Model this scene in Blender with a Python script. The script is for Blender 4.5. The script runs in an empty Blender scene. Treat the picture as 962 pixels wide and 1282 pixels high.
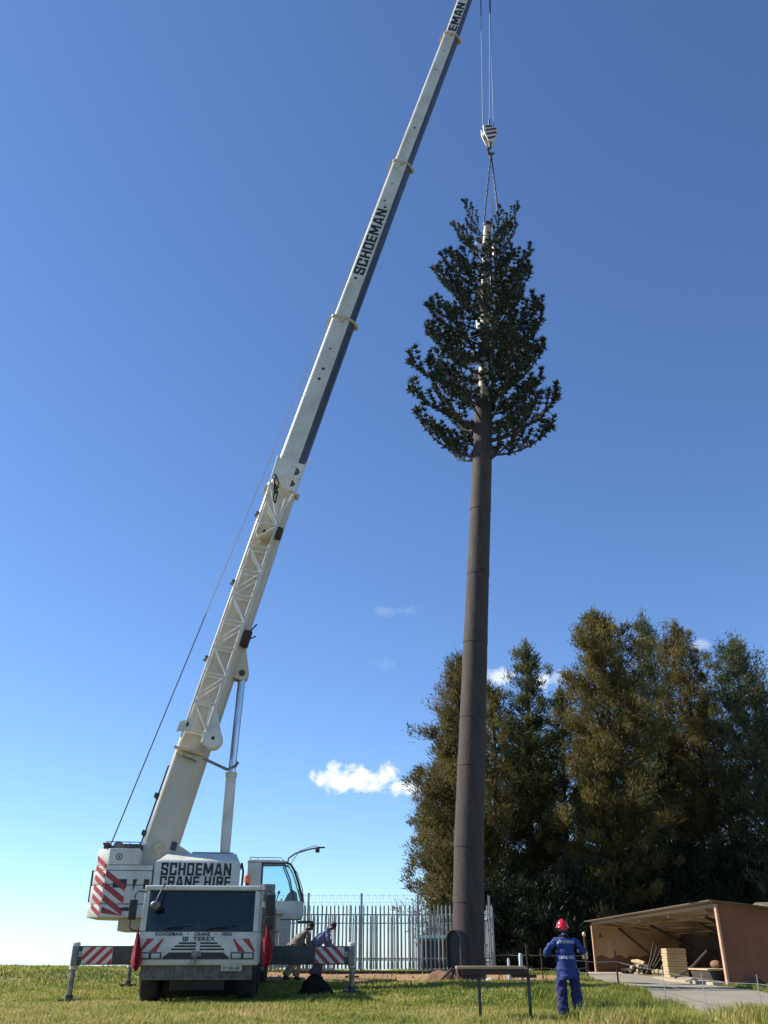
import bpy, bmesh, math, random
import numpy as np
from mathutils import Vector, Matrix, noise as mnoise

R = math.radians
random.seed(7)
scene = bpy.context.scene
col = scene.collection

# ------------------------------------------------------------------ camera
FPX, HORIZ, CAMZ = 1080.0, 1196.0, 1.15          # focal length in photo pixels, eye-level row, lens height
PITCH = math.atan((HORIZ - 641.0) / FPX)
cam_data = bpy.data.cameras.new('camera')
cam = bpy.data.objects.new('camera', cam_data)
col.objects.link(cam)
cam.location = (0, 0, CAMZ)
cam.rotation_euler = (R(90) + PITCH, 0, 0)
cam_data.sensor_fit = 'VERTICAL'
cam_data.sensor_height = 24.0
cam_data.lens = 24.0 * FPX / 1282.0
cam_data.clip_start = 0.1
cam_data.clip_end = 12000
scene.camera = cam
_c, _s = math.cos(PITCH), math.sin(PITCH)

def ray(u, v):
    a = (u - 481) / FPX
    b = (641 - v) / FPX
    return Vector((a, _c - b * _s, _s + b * _c))

def P(u, v, Y):
    """surveyed point: where the sight line of a photo pixel meets the vertical plane at depth Y"""
    d = ray(u, v)
    return Vector((0, 0, CAMZ)) + d * (Y / d.y)

# ------------------------------------------------------------------ sky, sun, exposure
SUN_EL, SUN_AZ = R(40), R(168)     # azimuth: direction TO the sun, measured from +X counter-clockwise
sun_dir = Vector((math.cos(SUN_EL) * math.cos(SUN_AZ), math.cos(SUN_EL) * math.sin(SUN_AZ), math.sin(SUN_EL)))
world = bpy.data.worlds.new('World')
scene.world = world
world.use_nodes = True
wt = world.node_tree
wn, wl = wt.nodes, wt.links
wn.clear()
w_out = wn.new('ShaderNodeOutputWorld')
w_bg = wn.new('ShaderNodeBackground')
w_bg.inputs['Strength'].default_value = 0.098
w_sky = wn.new('ShaderNodeTexSky')
w_sky.sky_type = 'NISHITA'
w_sky.sun_disc = False
w_sky.sun_elevation = SUN_EL
w_sky.sun_rotation = math.atan2(sun_dir.x, sun_dir.y)
w_sky.altitude = 1500
w_sky.air_density = 1.0
w_sky.dust_density = 0.42
w_sky.ozone_density = 1.8
w_tc = wn.new('ShaderNodeTexCoord')
w_nz = wn.new('ShaderNodeTexNoise')
w_nz.inputs['Scale'].default_value = 55
w_nz.inputs['Detail'].default_value = 8
w_nz.inputs['Roughness'].default_value = 0.62
wl.new(w_tc.outputs['Generated'], w_nz.inputs['Vector'])
# small fair-weather clouds low over the trees: (u, v, half width, half height, strength)
clouds = [(424, 975, 25, 14, 1.0), (452, 976, 19, 13, .97), (478, 977, 24, 15, 1.0), (494, 985, 15, 10, .9), (512, 985, 16, 9, .75), (404, 977, 10, 8, .8),
          (622, 848, 16, 10, .7), (680, 853, 11, 9, .65), (503, 764, 20, 6, .08), (482, 829, 12, 8, .045),
          (476, 764, 8, 6, .10), (874, 808, 12, 6, .3), (118, 1160, 6, 3, .25), (700, 850, 20, 8, .3)]
prev = None
def wmath(op, a, b=None, clamp=False):
    n = wn.new('ShaderNodeMath'); n.operation = op; n.use_clamp = clamp
    for i, x in enumerate((a, b)):
        if x is None: continue
        if isinstance(x, (int, float)): n.inputs[i].default_value = x
        else: wl.new(x, n.inputs[i])
    return n.outputs[0]
nz_c = wmath('MULTIPLY', wmath('SUBTRACT', w_nz.outputs['Fac'], 0.5), 2.9)
for (u, v, ru, rv, k) in clouds:
    c0 = ray(u, v).normalized()
    rt = c0.cross(Vector((0, 0, 1))).normalized()
    up = rt.cross(c0).normalized()
    ln = ray(u, v).length
    au, av = ru * 1.25 / FPX / ln, rv * 1.3 / FPX / ln
    sub = wn.new('ShaderNodeVectorMath'); sub.operation = 'SUBTRACT'
    wl.new(w_tc.outputs['Generated'], sub.inputs[0]); sub.inputs[1].default_value = c0
    comb = wn.new('ShaderNodeCombineXYZ')
    for i, vec in enumerate((rt / au, up / av, c0 / 0.3)):
        d = wn.new('ShaderNodeVectorMath'); d.operation = 'DOT_PRODUCT'
        wl.new(sub.outputs[0], d.inputs[0]); d.inputs[1].default_value = vec
        wl.new(d.outputs['Value'], comb.inputs[i])
    ln_n = wn.new('ShaderNodeVectorMath'); ln_n.operation = 'LENGTH'
    wl.new(comb.outputs[0], ln_n.inputs[0])
    e = wmath('ADD', wmath('SUBTRACT', 1.0, ln_n.outputs['Value']), nz_c)
    e = wmath('MULTIPLY', e, 1.5, True)
    e = wmath('MULTIPLY', e, k)
    prev = e if prev is None else wmath('MAXIMUM', prev, e)
w_mix = wn.new('ShaderNodeMix'); w_mix.data_type = 'RGBA'
wl.new(prev, w_mix.inputs[0])
w_tint = wn.new('ShaderNodeMix'); w_tint.data_type = 'RGBA'; w_tint.blend_type = 'MULTIPLY'
w_tint.inputs[0].default_value = 1.0
w_tint.inputs[7].default_value = (0.79, 0.985, 1.23, 1)
wl.new(w_sky.outputs['Color'], w_tint.inputs[6])
wl.new(w_tint.outputs[2], w_mix.inputs[6])
w_mix.inputs[7].default_value = (7.3, 7.4, 7.6, 1)
wl.new(w_mix.outputs[2], w_bg.inputs['Color'])
wl.new(w_bg.outputs['Background'], w_out.inputs['Surface'])

sl = bpy.data.lights.new('sun', 'SUN')
sl.energy = 5.0
sl.angle = R(0.53)
sl.color = (1.0, 0.94, 0.84)
sun = bpy.data.objects.new('sun', sl)
col.objects.link(sun)
sun.rotation_euler = sun_dir.to_track_quat('Z', 'Y').to_euler()
sun.location = (-30, 0, 40)

scene.view_settings.view_transform = 'Standard'
scene.view_settings.look = 'None'
scene.view_settings.exposure = 0.68
scene.view_settings.gamma = 1.0
scene.view_settings.use_curve_mapping = False

# ------------------------------------------------------------------ materials
def pmat(name, c1, c2=None, rough=.6, metal=0., scale=3., bump=0., bscale=60., spec=.5, detail=6., lo=.4, hi=.62, world_co=False, stretch=None):
    m = bpy.data.materials.new(name); m.use_nodes = True
    nt = m.node_tree; n, l = nt.nodes, nt.links
    b = n['Principled BSDF']
    b.inputs['Roughness'].default_value = rough
    b.inputs['Metallic'].default_value = metal
    b.inputs['Specular IOR Level'].default_value = spec
    if c2 is None: c2 = tuple(x * .82 for x in c1)
    if world_co:
        co = n.new('ShaderNodeNewGeometry').outputs['Position']
    else:
        co = n.new('ShaderNodeTexCoord').outputs['Object']
    if stretch:
        mp = n.new('ShaderNodeMapping'); mp.inputs['Scale'].default_value = stretch
        l.new(co, mp.inputs['Vector']); co = mp.outputs[0]
    nz = n.new('ShaderNodeTexNoise'); nz.inputs['Scale'].default_value = scale; nz.inputs['Detail'].default_value = detail
    nz.inputs['Roughness'].default_value = .62
    l.new(co, nz.inputs['Vector'])
    rp = n.new('ShaderNodeValToRGB')
    rp.color_ramp.elements[0].position = lo; rp.color_ramp.elements[0].color = (*c1, 1)
    rp.color_ramp.elements[1].position = hi; rp.color_ramp.elements[1].color = (*c2, 1)
    l.new(nz.outputs['Fac'], rp.inputs[0]); l.new(rp.outputs[0], b.inputs['Base Color'])
    if bump:
        n2 = n.new('ShaderNodeTexNoise'); n2.inputs['Scale'].default_value = bscale; n2.inputs['Detail'].default_value = 5
        l.new(co, n2.inputs['Vector'])
        bp = n.new('ShaderNodeBump'); bp.inputs['Strength'].default_value = bump; bp.inputs['Distance'].default_value = .02
        l.new(n2.outputs['Fac'], bp.inputs['Height']); l.new(bp.outputs[0], b.inputs['Normal'])
    return m

def glass_mat(name, tint, mixf=.25, rough=.03):
    m = bpy.data.materials.new(name); m.use_nodes = True
    nt = m.node_tree; n, l = nt.nodes, nt.links
    n.clear()
    o = n.new('ShaderNodeOutputMaterial'); t = n.new('ShaderNodeBsdfTransparent'); g = n.new('ShaderNodeBsdfGlossy')
    t.inputs[0].default_value = (*tint, 1); g.inputs['Roughness'].default_value = rough
    f = n.new('ShaderNodeFresnel'); f.inputs[0].default_value = 1.5
    mx = n.new('ShaderNodeMixShader')
    l.new(f.outputs[0], mx.inputs[0]); l.new(t.outputs[0], mx.inputs[1]); l.new(g.outputs[0], mx.inputs[2])
    l.new(mx.outputs[0], o.inputs[0])
    return m

def leaf_mat(name, c1, c2, trans=.25, rough=.6, spec=.3):
    """colour ramps over the per-leaf 'tint' attribute"""
    m = bpy.data.materials.new(name); m.use_nodes = True
    nt = m.node_tree; n, l = nt.nodes, nt.links
    b = n['Principled BSDF']
    at = n.new('ShaderNodeAttribute'); at.attribute_name = 'tint'
    rp = n.new('ShaderNodeValToRGB')
    rp.color_ramp.elements[0].position = 0; rp.color_ramp.elements[0].color = (*c1, 1)
    rp.color_ramp.elements[1].position = 1; rp.color_ramp.elements[1].color = (*c2, 1)
    l.new(at.outputs['Fac'], rp.inputs[0]); l.new(rp.outputs[0], b.inputs['Base Color'])
    b.inputs['Roughness'].default_value = rough; b.inputs['Specular IOR Level'].default_value = spec
    if trans:
        o = n['Material Output']; t = n.new('ShaderNodeBsdfTranslucent'); mx = n.new('ShaderNodeMixShader')
        l.new(rp.outputs[0], t.inputs[0]); mx.inputs[0].default_value = trans
        l.new(b.outputs[0], mx.inputs[1]); l.new(t.outputs[0], mx.inputs[2]); l.new(mx.outputs[0], o.inputs[0])
    return m

M = {}
M['white'] = pmat('white_paint', (.66, .64, .56), (.47, .44, .36), .42, scale=1.8, bump=.05, bscale=30, lo=.42, hi=.75)
M['cream'] = pmat('cream_paint', (.56, .50, .38), (.44, .375, .26), .42, scale=1.6, bump=.05, bscale=20, lo=.45, hi=.75)
M['boom'] = pmat('boom_paint', (.60, .585, .52), (.44, .41, .335), .38, scale=1.1, bump=.04, bscale=16, lo=.42, hi=.72)
M['base_shaded'] = pmat('base_section_shaded_paint', (.54, .49, .385), (.46, .405, .30), .4, scale=.7, bump=.04, bscale=16, lo=.4, hi=.7)  # cream paint with the stowed jib's shade put into the colour
M['jibp'] = pmat('jib_paint', (.70, .68, .62), (.62, .59, .52), .38, scale=2)
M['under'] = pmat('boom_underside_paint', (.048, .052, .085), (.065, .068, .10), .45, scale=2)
M['tan'] = pmat('collar_paint', (.58, .47, .28), (.42, .33, .2), .5, scale=6)
M['char'] = pmat('charcoal_paint', (.028, .03, .032), (.05, .05, .048), .5, scale=5, bump=.1)
M['black'] = pmat('black_plastic', (.012, .012, .013), (.02, .02, .02), .45, scale=9)
M['rubber'] = pmat('tyre_rubber', (.014, .014, .014), (.03, .028, .025), .85, scale=8, bump=.3, bscale=40)
M['ink'] = pmat('black_lettering', (.012, .012, .013), (.03, .03, .03), .5, scale=25, lo=.55, hi=.8)
M['inkworn'] = pmat('worn_lettering', (.03, .03, .03), (.10, .095, .085), .6, scale=30, lo=.5, hi=.75)
M['red'] = pmat('red_reflective', (.40, .035, .035), (.30, .03, .03), .45, scale=10)
M['maroon'] = pmat('maroon_paint', (.09, .025, .03), (.06, .02, .022), .5, scale=10)
M['flag'] = pmat('red_flag_cloth', (.30, .016, .02), (.20, .01, .014), .8, scale=7, bump=.2)
M['stripew'] = pmat('white_reflective', (.62, .60, .56), (.5, .48, .45), .45, scale=8)
M['steel'] = pmat('grey_steel', (.23, .23, .22), (.13, .125, .11), .45, .6, scale=6, bump=.1)
M['under_panel'] = pmat('dusty_metal', (.20, .185, .15), (.11, .10, .085), .7, .2, scale=7, bump=.2)
M['chrome'] = pmat('chromed_rod', (.50, .50, .52), (.42, .42, .46), .16, 1.0, scale=3)
M['galv'] = pmat('galvanised_steel', (.36, .385, .365), (.27, .29, .275), .5, .15, scale=6)
M['rope'] = pmat('steel_wire_rope', (.30, .29, .30), (.20, .20, .21), .5, .5, scale=20)
M['rope_dark'] = pmat('dark_wire_rope', (.04, .04, .05), (.03, .03, .035), .6, .2, scale=20)
M['sling'] = pmat('chain_sling', (.06, .05, .055), (.09, .06, .05), .55, .4, scale=20)
M['glass_dark'] = glass_mat('tinted_windscreen', (.62, .68, .68))
M['glass_cab'] = glass_mat('pale_green_glass', (.86, .95, .95))
M['orange'] = pmat('orange_beacon_plastic', (.62, .13, .02), (.5, .1, .02), .25, scale=9)
M['lamp'] = pmat('headlamp_lens', (.5, .5, .48), (.35, .35, .34), .12, scale=20)
M['plate'] = pmat('number_plate', (.55, .53, .45), (.45, .43, .36), .5, scale=10)
M['bark_pole'] = pmat('moulded_bark_cladding', (.064, .048, .042), (.036, .028, .025), .85, scale=5, bump=.8, bscale=26, stretch=(1, 1, .22), lo=.35, hi=.7)
M['mast'] = pmat('pale_radome', (.46, .43, .36), (.34, .31, .25), .55, scale=3)
M['dark_mast'] = pmat('dark_mast_paint', (.03, .027, .024), (.045, .04, .035), .7, scale=5)
M['hatch'] = pmat('dark_hatch', (.035, .04, .042), (.05, .055, .055), .5, scale=5)
M['twig'] = pmat('dark_branch', (.05, .042, .035), (.03, .027, .024), .8, scale=8)
M['needle'] = leaf_mat('plastic_needles', (.014, .024, .014), (.055, .072, .044), .1, .55, .3)
M['trunk'] = pmat('tree_bark', (.07, .055, .042), (.035, .028, .022), .9, scale=6, bump=.6, bscale=20, stretch=(1, 1, .3))
M['olive'] = leaf_mat('olive_foliage', (.055, .054, .016), (.22, .18, .055), .42)
M['brown'] = leaf_mat('brown_foliage', (.052, .048, .015), (.205, .165, .055), .42)
M['green'] = leaf_mat('green_foliage', (.035, .045, .014), (.15, .155, .05), .42)
M['bluegreen'] = leaf_mat('bluegreen_foliage', (.038, .05, .024), (.165, .18, .085), .42)
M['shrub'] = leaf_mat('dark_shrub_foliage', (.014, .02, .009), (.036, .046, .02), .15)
M['wood'] = pmat('weathered_plank', (.46, .33, .19), (.33, .23, .13), .8, scale=4, bump=.3, stretch=(.25, 3, 3))
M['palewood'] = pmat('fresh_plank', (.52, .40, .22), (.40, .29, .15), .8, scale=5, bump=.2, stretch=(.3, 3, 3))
M['edgewood'] = pmat('salmon_painted_board', (.62, .36, .22), (.5, .27, .16), .75, scale=5)
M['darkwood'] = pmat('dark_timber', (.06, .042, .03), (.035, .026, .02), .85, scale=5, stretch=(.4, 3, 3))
M['redwall'] = pmat('brick_red_plaster', (.31, .105, .048), (.23, .078, .038), .85, scale=1.3, bump=.3, bscale=18)
M['ochre'] = pmat('ochre_plaster', (.44, .29, .15), (.34, .21, .10), .9, scale=1.2, bump=.3, bscale=18)
M['deepbrown'] = pmat('deep_brown_wall', (.12, .055, .028), (.16, .08, .04), .9, scale=2, bump=.3, bscale=18)
M['roofiron'] = pmat('weathered_roof_iron', (.26, .22, .16), (.17, .13, .09), .6, .2, scale=2)
M['concrete'] = pmat('pale_concrete', (.42, .36, .26), (.33, .27, .19), .9, scale=2, bump=.3)
M['plinth'] = pmat('brown_brick_plinth', (.12, .062, .045), (.085, .045, .035), .9, scale=6, bump=.4)
M['brick'] = pmat('pale_paving_brick', (.42, .36, .27), (.32, .26, .19), .9, scale=9)
M['rust'] = pmat('rusty_steel', (.075, .042, .03), (.045, .03, .024), .8, .2, scale=9, bump=.3)
M['teal'] = pmat('teal_roof_paint', (.05, .16, .15), (.04, .12, .11), .5, scale=4)
M['cabinet'] = pmat('white_cabinet', (.62, .64, .64), (.54, .56, .56), .5, scale=3)
M['darkbody'] = pmat('dark_green_cabinet', (.03, .04, .036), (.04, .05, .045), .6, scale=3)
M['bag'] = pmat('white_plastic_bag', (.68, .66, .6), (.5, .47, .4), .5, scale=6, bump=.3)
M['soilheap'] = pmat('dry_earth', (.22, .12, .06), (.14, .08, .045), .95, scale=4, bump=.6, bscale=14)
M['tarp'] = pmat('dark_tarpaulin', (.008, .010, .008), (.014, .017, .012), .95, scale=3, bump=.3, bscale=9, spec=.1)
M['skin'] = pmat('brown_skin', (.10, .05, .032), (.085, .042, .027), .5, scale=10)
M['skin_l'] = pmat('tanned_skin', (.36, .20, .13), (.30, .16, .10), .5, scale=10)
M['overall'] = pmat('blue_work_cloth', (.020, .050, .21), (.013, .032, .145), .85, scale=5, bump=.35, bscale=7)
M['trouser'] = pmat('blue_work_trouser', (.015, .025, .12), (.010, .016, .08), .85, scale=5, bump=.35, bscale=7)
M['helmet'] = pmat('red_helmet', (.60, .018, .022), (.52, .014, .018), .22, scale=4)
M['boot'] = pmat('black_boot', (.012, .011, .01), (.02, .018, .016), .6, scale=9)
M['printw'] = pmat('white_screen_print', (.60, .62, .66), (.4, .43, .5), .8, scale=60, lo=.45, hi=.6)
M['shirt_g'] = pmat('grey_brown_shirt', (.17, .145, .12), (.12, .10, .085), .9, scale=6, bump=.3, bscale=8)
M['shirt_b'] = pmat('lilac_blue_shirt', (.17, .18, .30), (.12, .13, .23), .9, scale=6, bump=.3, bscale=8)
M['khaki'] = pmat('khaki_trouser', (.30, .23, .15), (.22, .17, .11), .9, scale=6)
M['darktrouser'] = pmat('slate_trouser', (.06, .07, .10), (.04, .05, .075), .9, scale=6)
M['hair'] = pmat('dark_hair', (.012, .01, .009), (.02, .016, .014), .7, scale=20)
M['seat'] = pmat('seat_fabric', (.03, .035, .045), (.05, .055, .065), .8, scale=8)

# ------------------------------------------------------------------ mesh helpers
ABS = {}

def setp(o, label=None, cat=None, group=None, kind=None):
    if label: o['label'] = label
    if cat: o['category'] = cat
    if group: o['group'] = group
    if kind: o['kind'] = kind
    return o

def place(o, c, parent):
    ABS[o.name] = Vector(c)
    if parent is not None:
        o.parent = parent
        o.location = Vector(c) - ABS[parent.name]
    else:
        o.location = Vector(c)

def thing(name, loc, label, cat, group=None):
    o = bpy.data.objects.new(name, None)
    o.empty_display_size = .3
    col.objects.link(o)
    place(o, loc, None)
    return setp(o, label, cat, group)

def inst(mesh, name, parent, mat4):
    """object sharing mesh data; mat4 in world space"""
    o = bpy.data.objects.new(name, mesh)
    col.objects.link(o)
    if parent is not None:
        o.parent = parent
        o.matrix_local = Matrix.Translation(-ABS[parent.name]) @ mat4
    else:
        o.matrix_local = mat4
    ABS[o.name] = mat4.translation.copy()
    return o

BOXF = [(0, 3, 2, 1), (4, 5, 6, 7), (0, 1, 5, 4), (1, 2, 6, 5), (2, 3, 7, 6), (3, 0, 4, 7)]

class MB:
    def __init__(s, mat=None):
        s.v, s.f, s.mi, s.M = [], [], [], mat or Matrix.Identity(4)
    def add(s, vs, fs, mi=0):
        o = len(s.v)
        s.v += [s.M @ Vector(p) for p in vs]
        s.f += [tuple(i + o for i in f) for f in fs]
        s.mi += [mi] * len(fs)
        return s
    def box(s, x0, x1, y0, y1, z0, z1, mi=0):
        return s.add([(x0, y0, z0), (x1, y0, z0), (x1, y1, z0), (x0, y1, z0), (x0, y0, z1), (x1, y0, z1), (x1, y1, z1), (x0, y1, z1)], BOXF, mi)
    def hexa(s, b, t, mi=0):
        """bottom ring of four, top ring of four"""
        return s.add(list(b) + list(t), BOXF, mi)
    def prism(s, poly, a0, a1, axis='z', mi=0):
        """polygon extruded along an axis; poly coords are the two other axes in cyclic order"""
        n = len(poly)
        def mk(p, a):
            return {'z': (p[0], p[1], a), 'y': (p[0], a, p[1]), 'x': (a, p[0], p[1])}[axis]
        vs = [mk(p, a0) for p in poly] + [mk(p, a1) for p in poly]
        fs = [tuple(range(n))[::-1], tuple(range(n, 2 * n))] + [(i, (i + 1) % n, n + (i + 1) % n, n + i) for i in range(n)]
        return s.add(vs, fs, mi)
    def tube(s, pts, r, n=8, mi=0, cap=True):
        pts = [Vector(p) for p in pts]
        rs = r if isinstance(r, (list, tuple)) else [r] * len(pts)
        vs, fs = [], []
        ref = None
        for i, p in enumerate(pts):
            t = (pts[min(i + 1, len(pts) - 1)] - pts[max(i - 1, 0)])
            t = t.normalized() if t.length > 1e-9 else Vector((0, 0, 1))
            if ref is None:
                ref = t.orthogonal().normalized()
            x = (ref - t * ref.dot(t))
            x = x.normalized() if x.length > 1e-6 else t.orthogonal().normalized()
            ref = x
            y = t.cross(x)
            for k in range(n):
                a = 2 * math.pi * k / n
                vs.append(p + (x * math.cos(a) + y * math.sin(a)) * rs[i])
        for i in range(len(pts) - 1):
            for k in range(n):
                k2 = (k + 1) % n
                fs.append((i * n + k, i * n + k2, (i + 1) * n + k2, (i + 1) * n + k))
        if cap:
            fs.append(tuple(range(n))[::-1])
            fs.append(tuple(range((len(pts) - 1) * n, len(pts) * n)))
        return s.add(vs, fs, mi)
    def ball(s, c, rx, ry, rz, n=10, m=7, mi=0):
        vs, fs = [], []
        c = Vector(c)
        for j in range(1, m):
            ph = math.pi * j / m
            for k in range(n):
                a = 2 * math.pi * k / n
                vs.append(c + Vector((rx * math.sin(ph) * math.cos(a), ry * math.sin(ph) * math.sin(a), rz * math.cos(ph))))
        top, bot = len(vs), len(vs) + 1
        vs += [c + Vector((0, 0, rz)), c - Vector((0, 0, rz))]
        for j in range(m - 2):
            for k in range(n):
                fs.append((j * n + k, (j + 1) * n + k, (j + 1) * n + (k + 1) % n, j * n + (k + 1) % n))
        for k in range(n):
            fs.append((top, k, (k + 1) % n))
            fs.append((bot, (m - 2) * n + (k + 1) % n, (m - 2) * n + k))
        return s.add(vs, fs, mi)
    def mesh(s, name, mats, bevel=0, smooth=True, angle=35, center=True, seg=2):
        v = np.array([tuple(p) for p in s.v], dtype=float)
        c = (v.min(0) + v.max(0)) / 2 if center else np.zeros(3)
        me = bpy.data.meshes.new(name)
        me.from_pydata((v - c).tolist(), [], s.f)
        mats = mats if isinstance(mats, (list, tuple)) else [mats]
        for m in mats: me.materials.append(m)
        me.polygons.foreach_set('material_index', s.mi)
        bm = bmesh.new(); bm.from_mesh(me)
        bmesh.ops.recalc_face_normals(bm, faces=bm.faces)
        if bevel:
            ed = [e for e in bm.edges if len(e.link_faces) == 2 and e.calc_face_angle(0) > R(28)]
            bmesh.ops.bevel(bm, geom=ed, offset=bevel, segments=seg, affect='EDGES', profile=.6, clamp_overlap=True)
        bm.to_mesh(me); bm.free()
        if smooth:
            me.polygons.foreach_set('use_smooth', [True] * len(me.polygons))
            me.set_sharp_from_angle(angle=R(angle))
        me.update()
        return me, Vector(c)
    def obj(s, name, mats, parent=None, **k):
        me, c = s.mesh(name, mats, **k)
        o = bpy.data.objects.new(name, me)
        col.objects.link(o)
        place(o, c, parent)
        return o

def np_mesh(name, verts, faces_flat, loop_tot, mat, tint=None, center=None):
    """fast mesh from numpy arrays; faces all of loop_tot corners"""
    nf = len(faces_flat) // loop_tot
    if center is not None: verts = verts - np.array(center)
    me = bpy.data.meshes.new(name)
    me.vertices.add(len(verts)); me.vertices.foreach_set('co', verts.astype(np.float32).ravel())
    me.loops.add(len(faces_flat)); me.loops.foreach_set('vertex_index', faces_flat.astype(np.int32))
    me.polygons.add(nf)
    me.polygons.foreach_set('loop_start', np.arange(0, nf * loop_tot, loop_tot, dtype=np.int32))
    if tint is not None:
        a = me.attributes.new('tint', 'FLOAT', 'POINT'); a.data.foreach_set('value', tint.astype(np.float32))
    me.materials.append(mat)
    me.update(calc_edges=True)
    return me

def text_obj(name, s, w, h, mat4, mat, parent, bold=.03, depth=.006):
    cu = bpy.data.curves.new('t', 'FONT')
    cu.body = s; cu.offset = bold; cu.extrude = .01; cu.resolution_u = 2; cu.space_character = 1.12
    t = bpy.data.objects.new('t', cu); col.objects.link(t)
    me = bpy.data.meshes.new_from_object(t.evaluated_get(bpy.context.evaluated_depsgraph_get()))
    bpy.data.objects.remove(t); bpy.data.curves.remove(cu)
    n = len(me.vertices); a = np.empty(n * 3); me.vertices.foreach_get('co', a); a = a.reshape(-1, 3)
    lo, hi = a.min(0), a.max(0)
    a = (a - (lo + hi) / 2) / np.maximum(hi - lo, 1e-6) * np.array((w, h, depth))
    m4 = np.array(mat4)
    a = a @ m4[:3, :3].T
    me.vertices.foreach_set('co', a.ravel())
    me.materials.clear(); me.materials.append(mat); me.name = name
    me.update()
    o = bpy.data.objects.new(name, me); col.objects.link(o)
    place(o, mat4.translation, parent)
    return o

GLYPH = {   # heavy block capitals as stroke centre lines in a unit box; width first
 'S': (1.0, [[(.86, .74), (.86, .90), (.14, .90), (.14, .55), (.86, .45), (.86, .10), (.14, .10), (.14, .26)]]),
 'C': (1.0, [[(.86, .68), (.86, .90), (.14, .90), (.14, .10), (.86, .10), (.86, .32)]]),
 'H': (1.0, [[(.14, 0), (.14, 1)], [(.86, 0), (.86, 1)], [(.14, .5), (.86, .5)]]),
 'O': (1.0, [[(.14, .10), (.14, .90), (.86, .90), (.86, .10), (.14, .10)]]),
 'E': (.9, [[(.90, .90), (.14, .90), (.14, .10), (.90, .10)], [(.14, .5), (.80, .5)]]),
 'M': (1.35, [[(.11, 0), (.11, 1)], [(.89, 0), (.89, 1)], [(.13, 1), (.5, .22)], [(.87, 1), (.5, .22)]]),
 'A': (1.1, [[(.12, 0), (.42, 1)], [(.88, 0), (.58, 1)], [(.25, .25), (.75, .25)]]),
 'N': (1.05, [[(.13, 0), (.13, 1)], [(.87, 0), (.87, 1)], [(.15, .95), (.85, .05)]]),
 'R': (1.0, [[(.14, 0), (.14, .90), (.86, .90), (.86, .48), (.14, .48)], [(.60, .48), (.86, 0)]]),
 'I': (.42, [[(.5, 0), (.5, 1)]]),
}
def block_text(name, txt, w, h, mat4, mat, parent, depth=.006):
    """lettering with real thickness, rastered from heavy strokes into one plate per word row"""
    G = 22
    adv = sum((.45 if ch == ' ' else GLYPH[ch][0] * .78 + .16) for ch in txt) - .16
    m = MB(); x = 0.; sc = w / adv
    for ch in txt:
        if ch == ' ': x += .45; continue
        gw, strokes = GLYPH[ch]
        gw *= .78
        nx_ = max(int(G * gw), 6)
        segs = [(a, b) for st in strokes for a, b in zip(st[:-1], st[1:])]
        on = set()
        for i in range(nx_):
            for j in range(G):
                cx_, cy_ = (i + .5) / nx_ * gw, (j + .5) / G
                for a, b in segs:
                    ax_, ay_, bx2, by2 = a[0] * gw, a[1], b[0] * gw, b[1]
                    dx_, dy_ = bx2 - ax_, by2 - ay_
                    t_ = min(max(((cx_ - ax_) * dx_ + (cy_ - ay_) * dy_) / max(dx_ * dx_ + dy_ * dy_, 1e-9), 0), 1)
                    ddx, ddy = abs(cx_ - ax_ - dx_ * t_), abs(cy_ - ay_ - dy_ * t_)
                    hx_, hy_ = .118, .10
                    if abs(dx_) > .05 and abs(dy_) > .05: hx_ *= .9
                    if max(ddx / hx_, ddy / hy_) <= 1 and ddx / hx_ + ddy / hy_ < 1.75: on.add((i, j)); break
        # vertical runs become single quads with sides
        for i in range(nx_):
            j = 0
            while j < G:
                if (i, j) in on:
                    k = j
                    while (i, k) in on: k += 1
                    x0_, x1_ = x + i / nx_ * gw, x + (i + 1) / nx_ * gw
                    m.box((x0_ - adv / 2) * sc, (x1_ - adv / 2) * sc, (j / G - .5) * h, (k / G - .5) * h, -depth / 2, depth / 2)
                    j = k
                else: j += 1
        x += gw + .16
    v = [mat4.to_3x3() @ p for p in m.v]
    me = bpy.data.meshes.new(name)
    # keep the front faces and the rim only
    fs = [f for q, f in enumerate(m.f) if q % 6 != 0]
    me.from_pydata([tuple(p) for p in v], [], fs); me.materials.append(mat); me.update()
    o = bpy.data.objects.new(name, me); col.objects.link(o)
    place(o, mat4.translation, parent)
    return o

def frame(origin, x, y, z):
    m = Matrix.Identity(4)
    for i in range(3):
        m[i][0], m[i][1], m[i][2], m[i][3] = x[i], y[i], z[i], origin[i]
    return m

# ------------------------------------------------------------------ terrain
ANCH = np.array([(0, 0, -.35), (-15, 0, -.35), (15, 0, -.4), (0, 14, -.15), (3.9, 20.8, -.04), (2, 20, .02), (3, 18, -.08), (4.6, 19.2, -.06), (-4.7, 25.3, .07), (-8.4, 26.5, .0),
    (-.9, 26.8, .19), (-9, 34, .12), (-1.4, 34.5, .40), (-13.4, 38, .68), (-20, 40, .73), (-7, 40, .58), (-1, 40, .47), (2.7, 31.5, .44), (4.5, 40, .47),
    (3.3, 30, .43), (7, 29, .36), (10, 29, .33), (10, 47, .43), (8, 40, .47), (6, 19, -.05), (10, 19, -.1), (14, 29, .3), (-14, 26, -.02), (-12, 20, -.08),
    (0, 48, .5), (-14, 46, .66), (14, 46, .4), (25, 35, .3), (-25, 30, .2), (20, 20, 0), (-20, 20, -.1), (-40, 44, .7), (40, 44, .3)])

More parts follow.
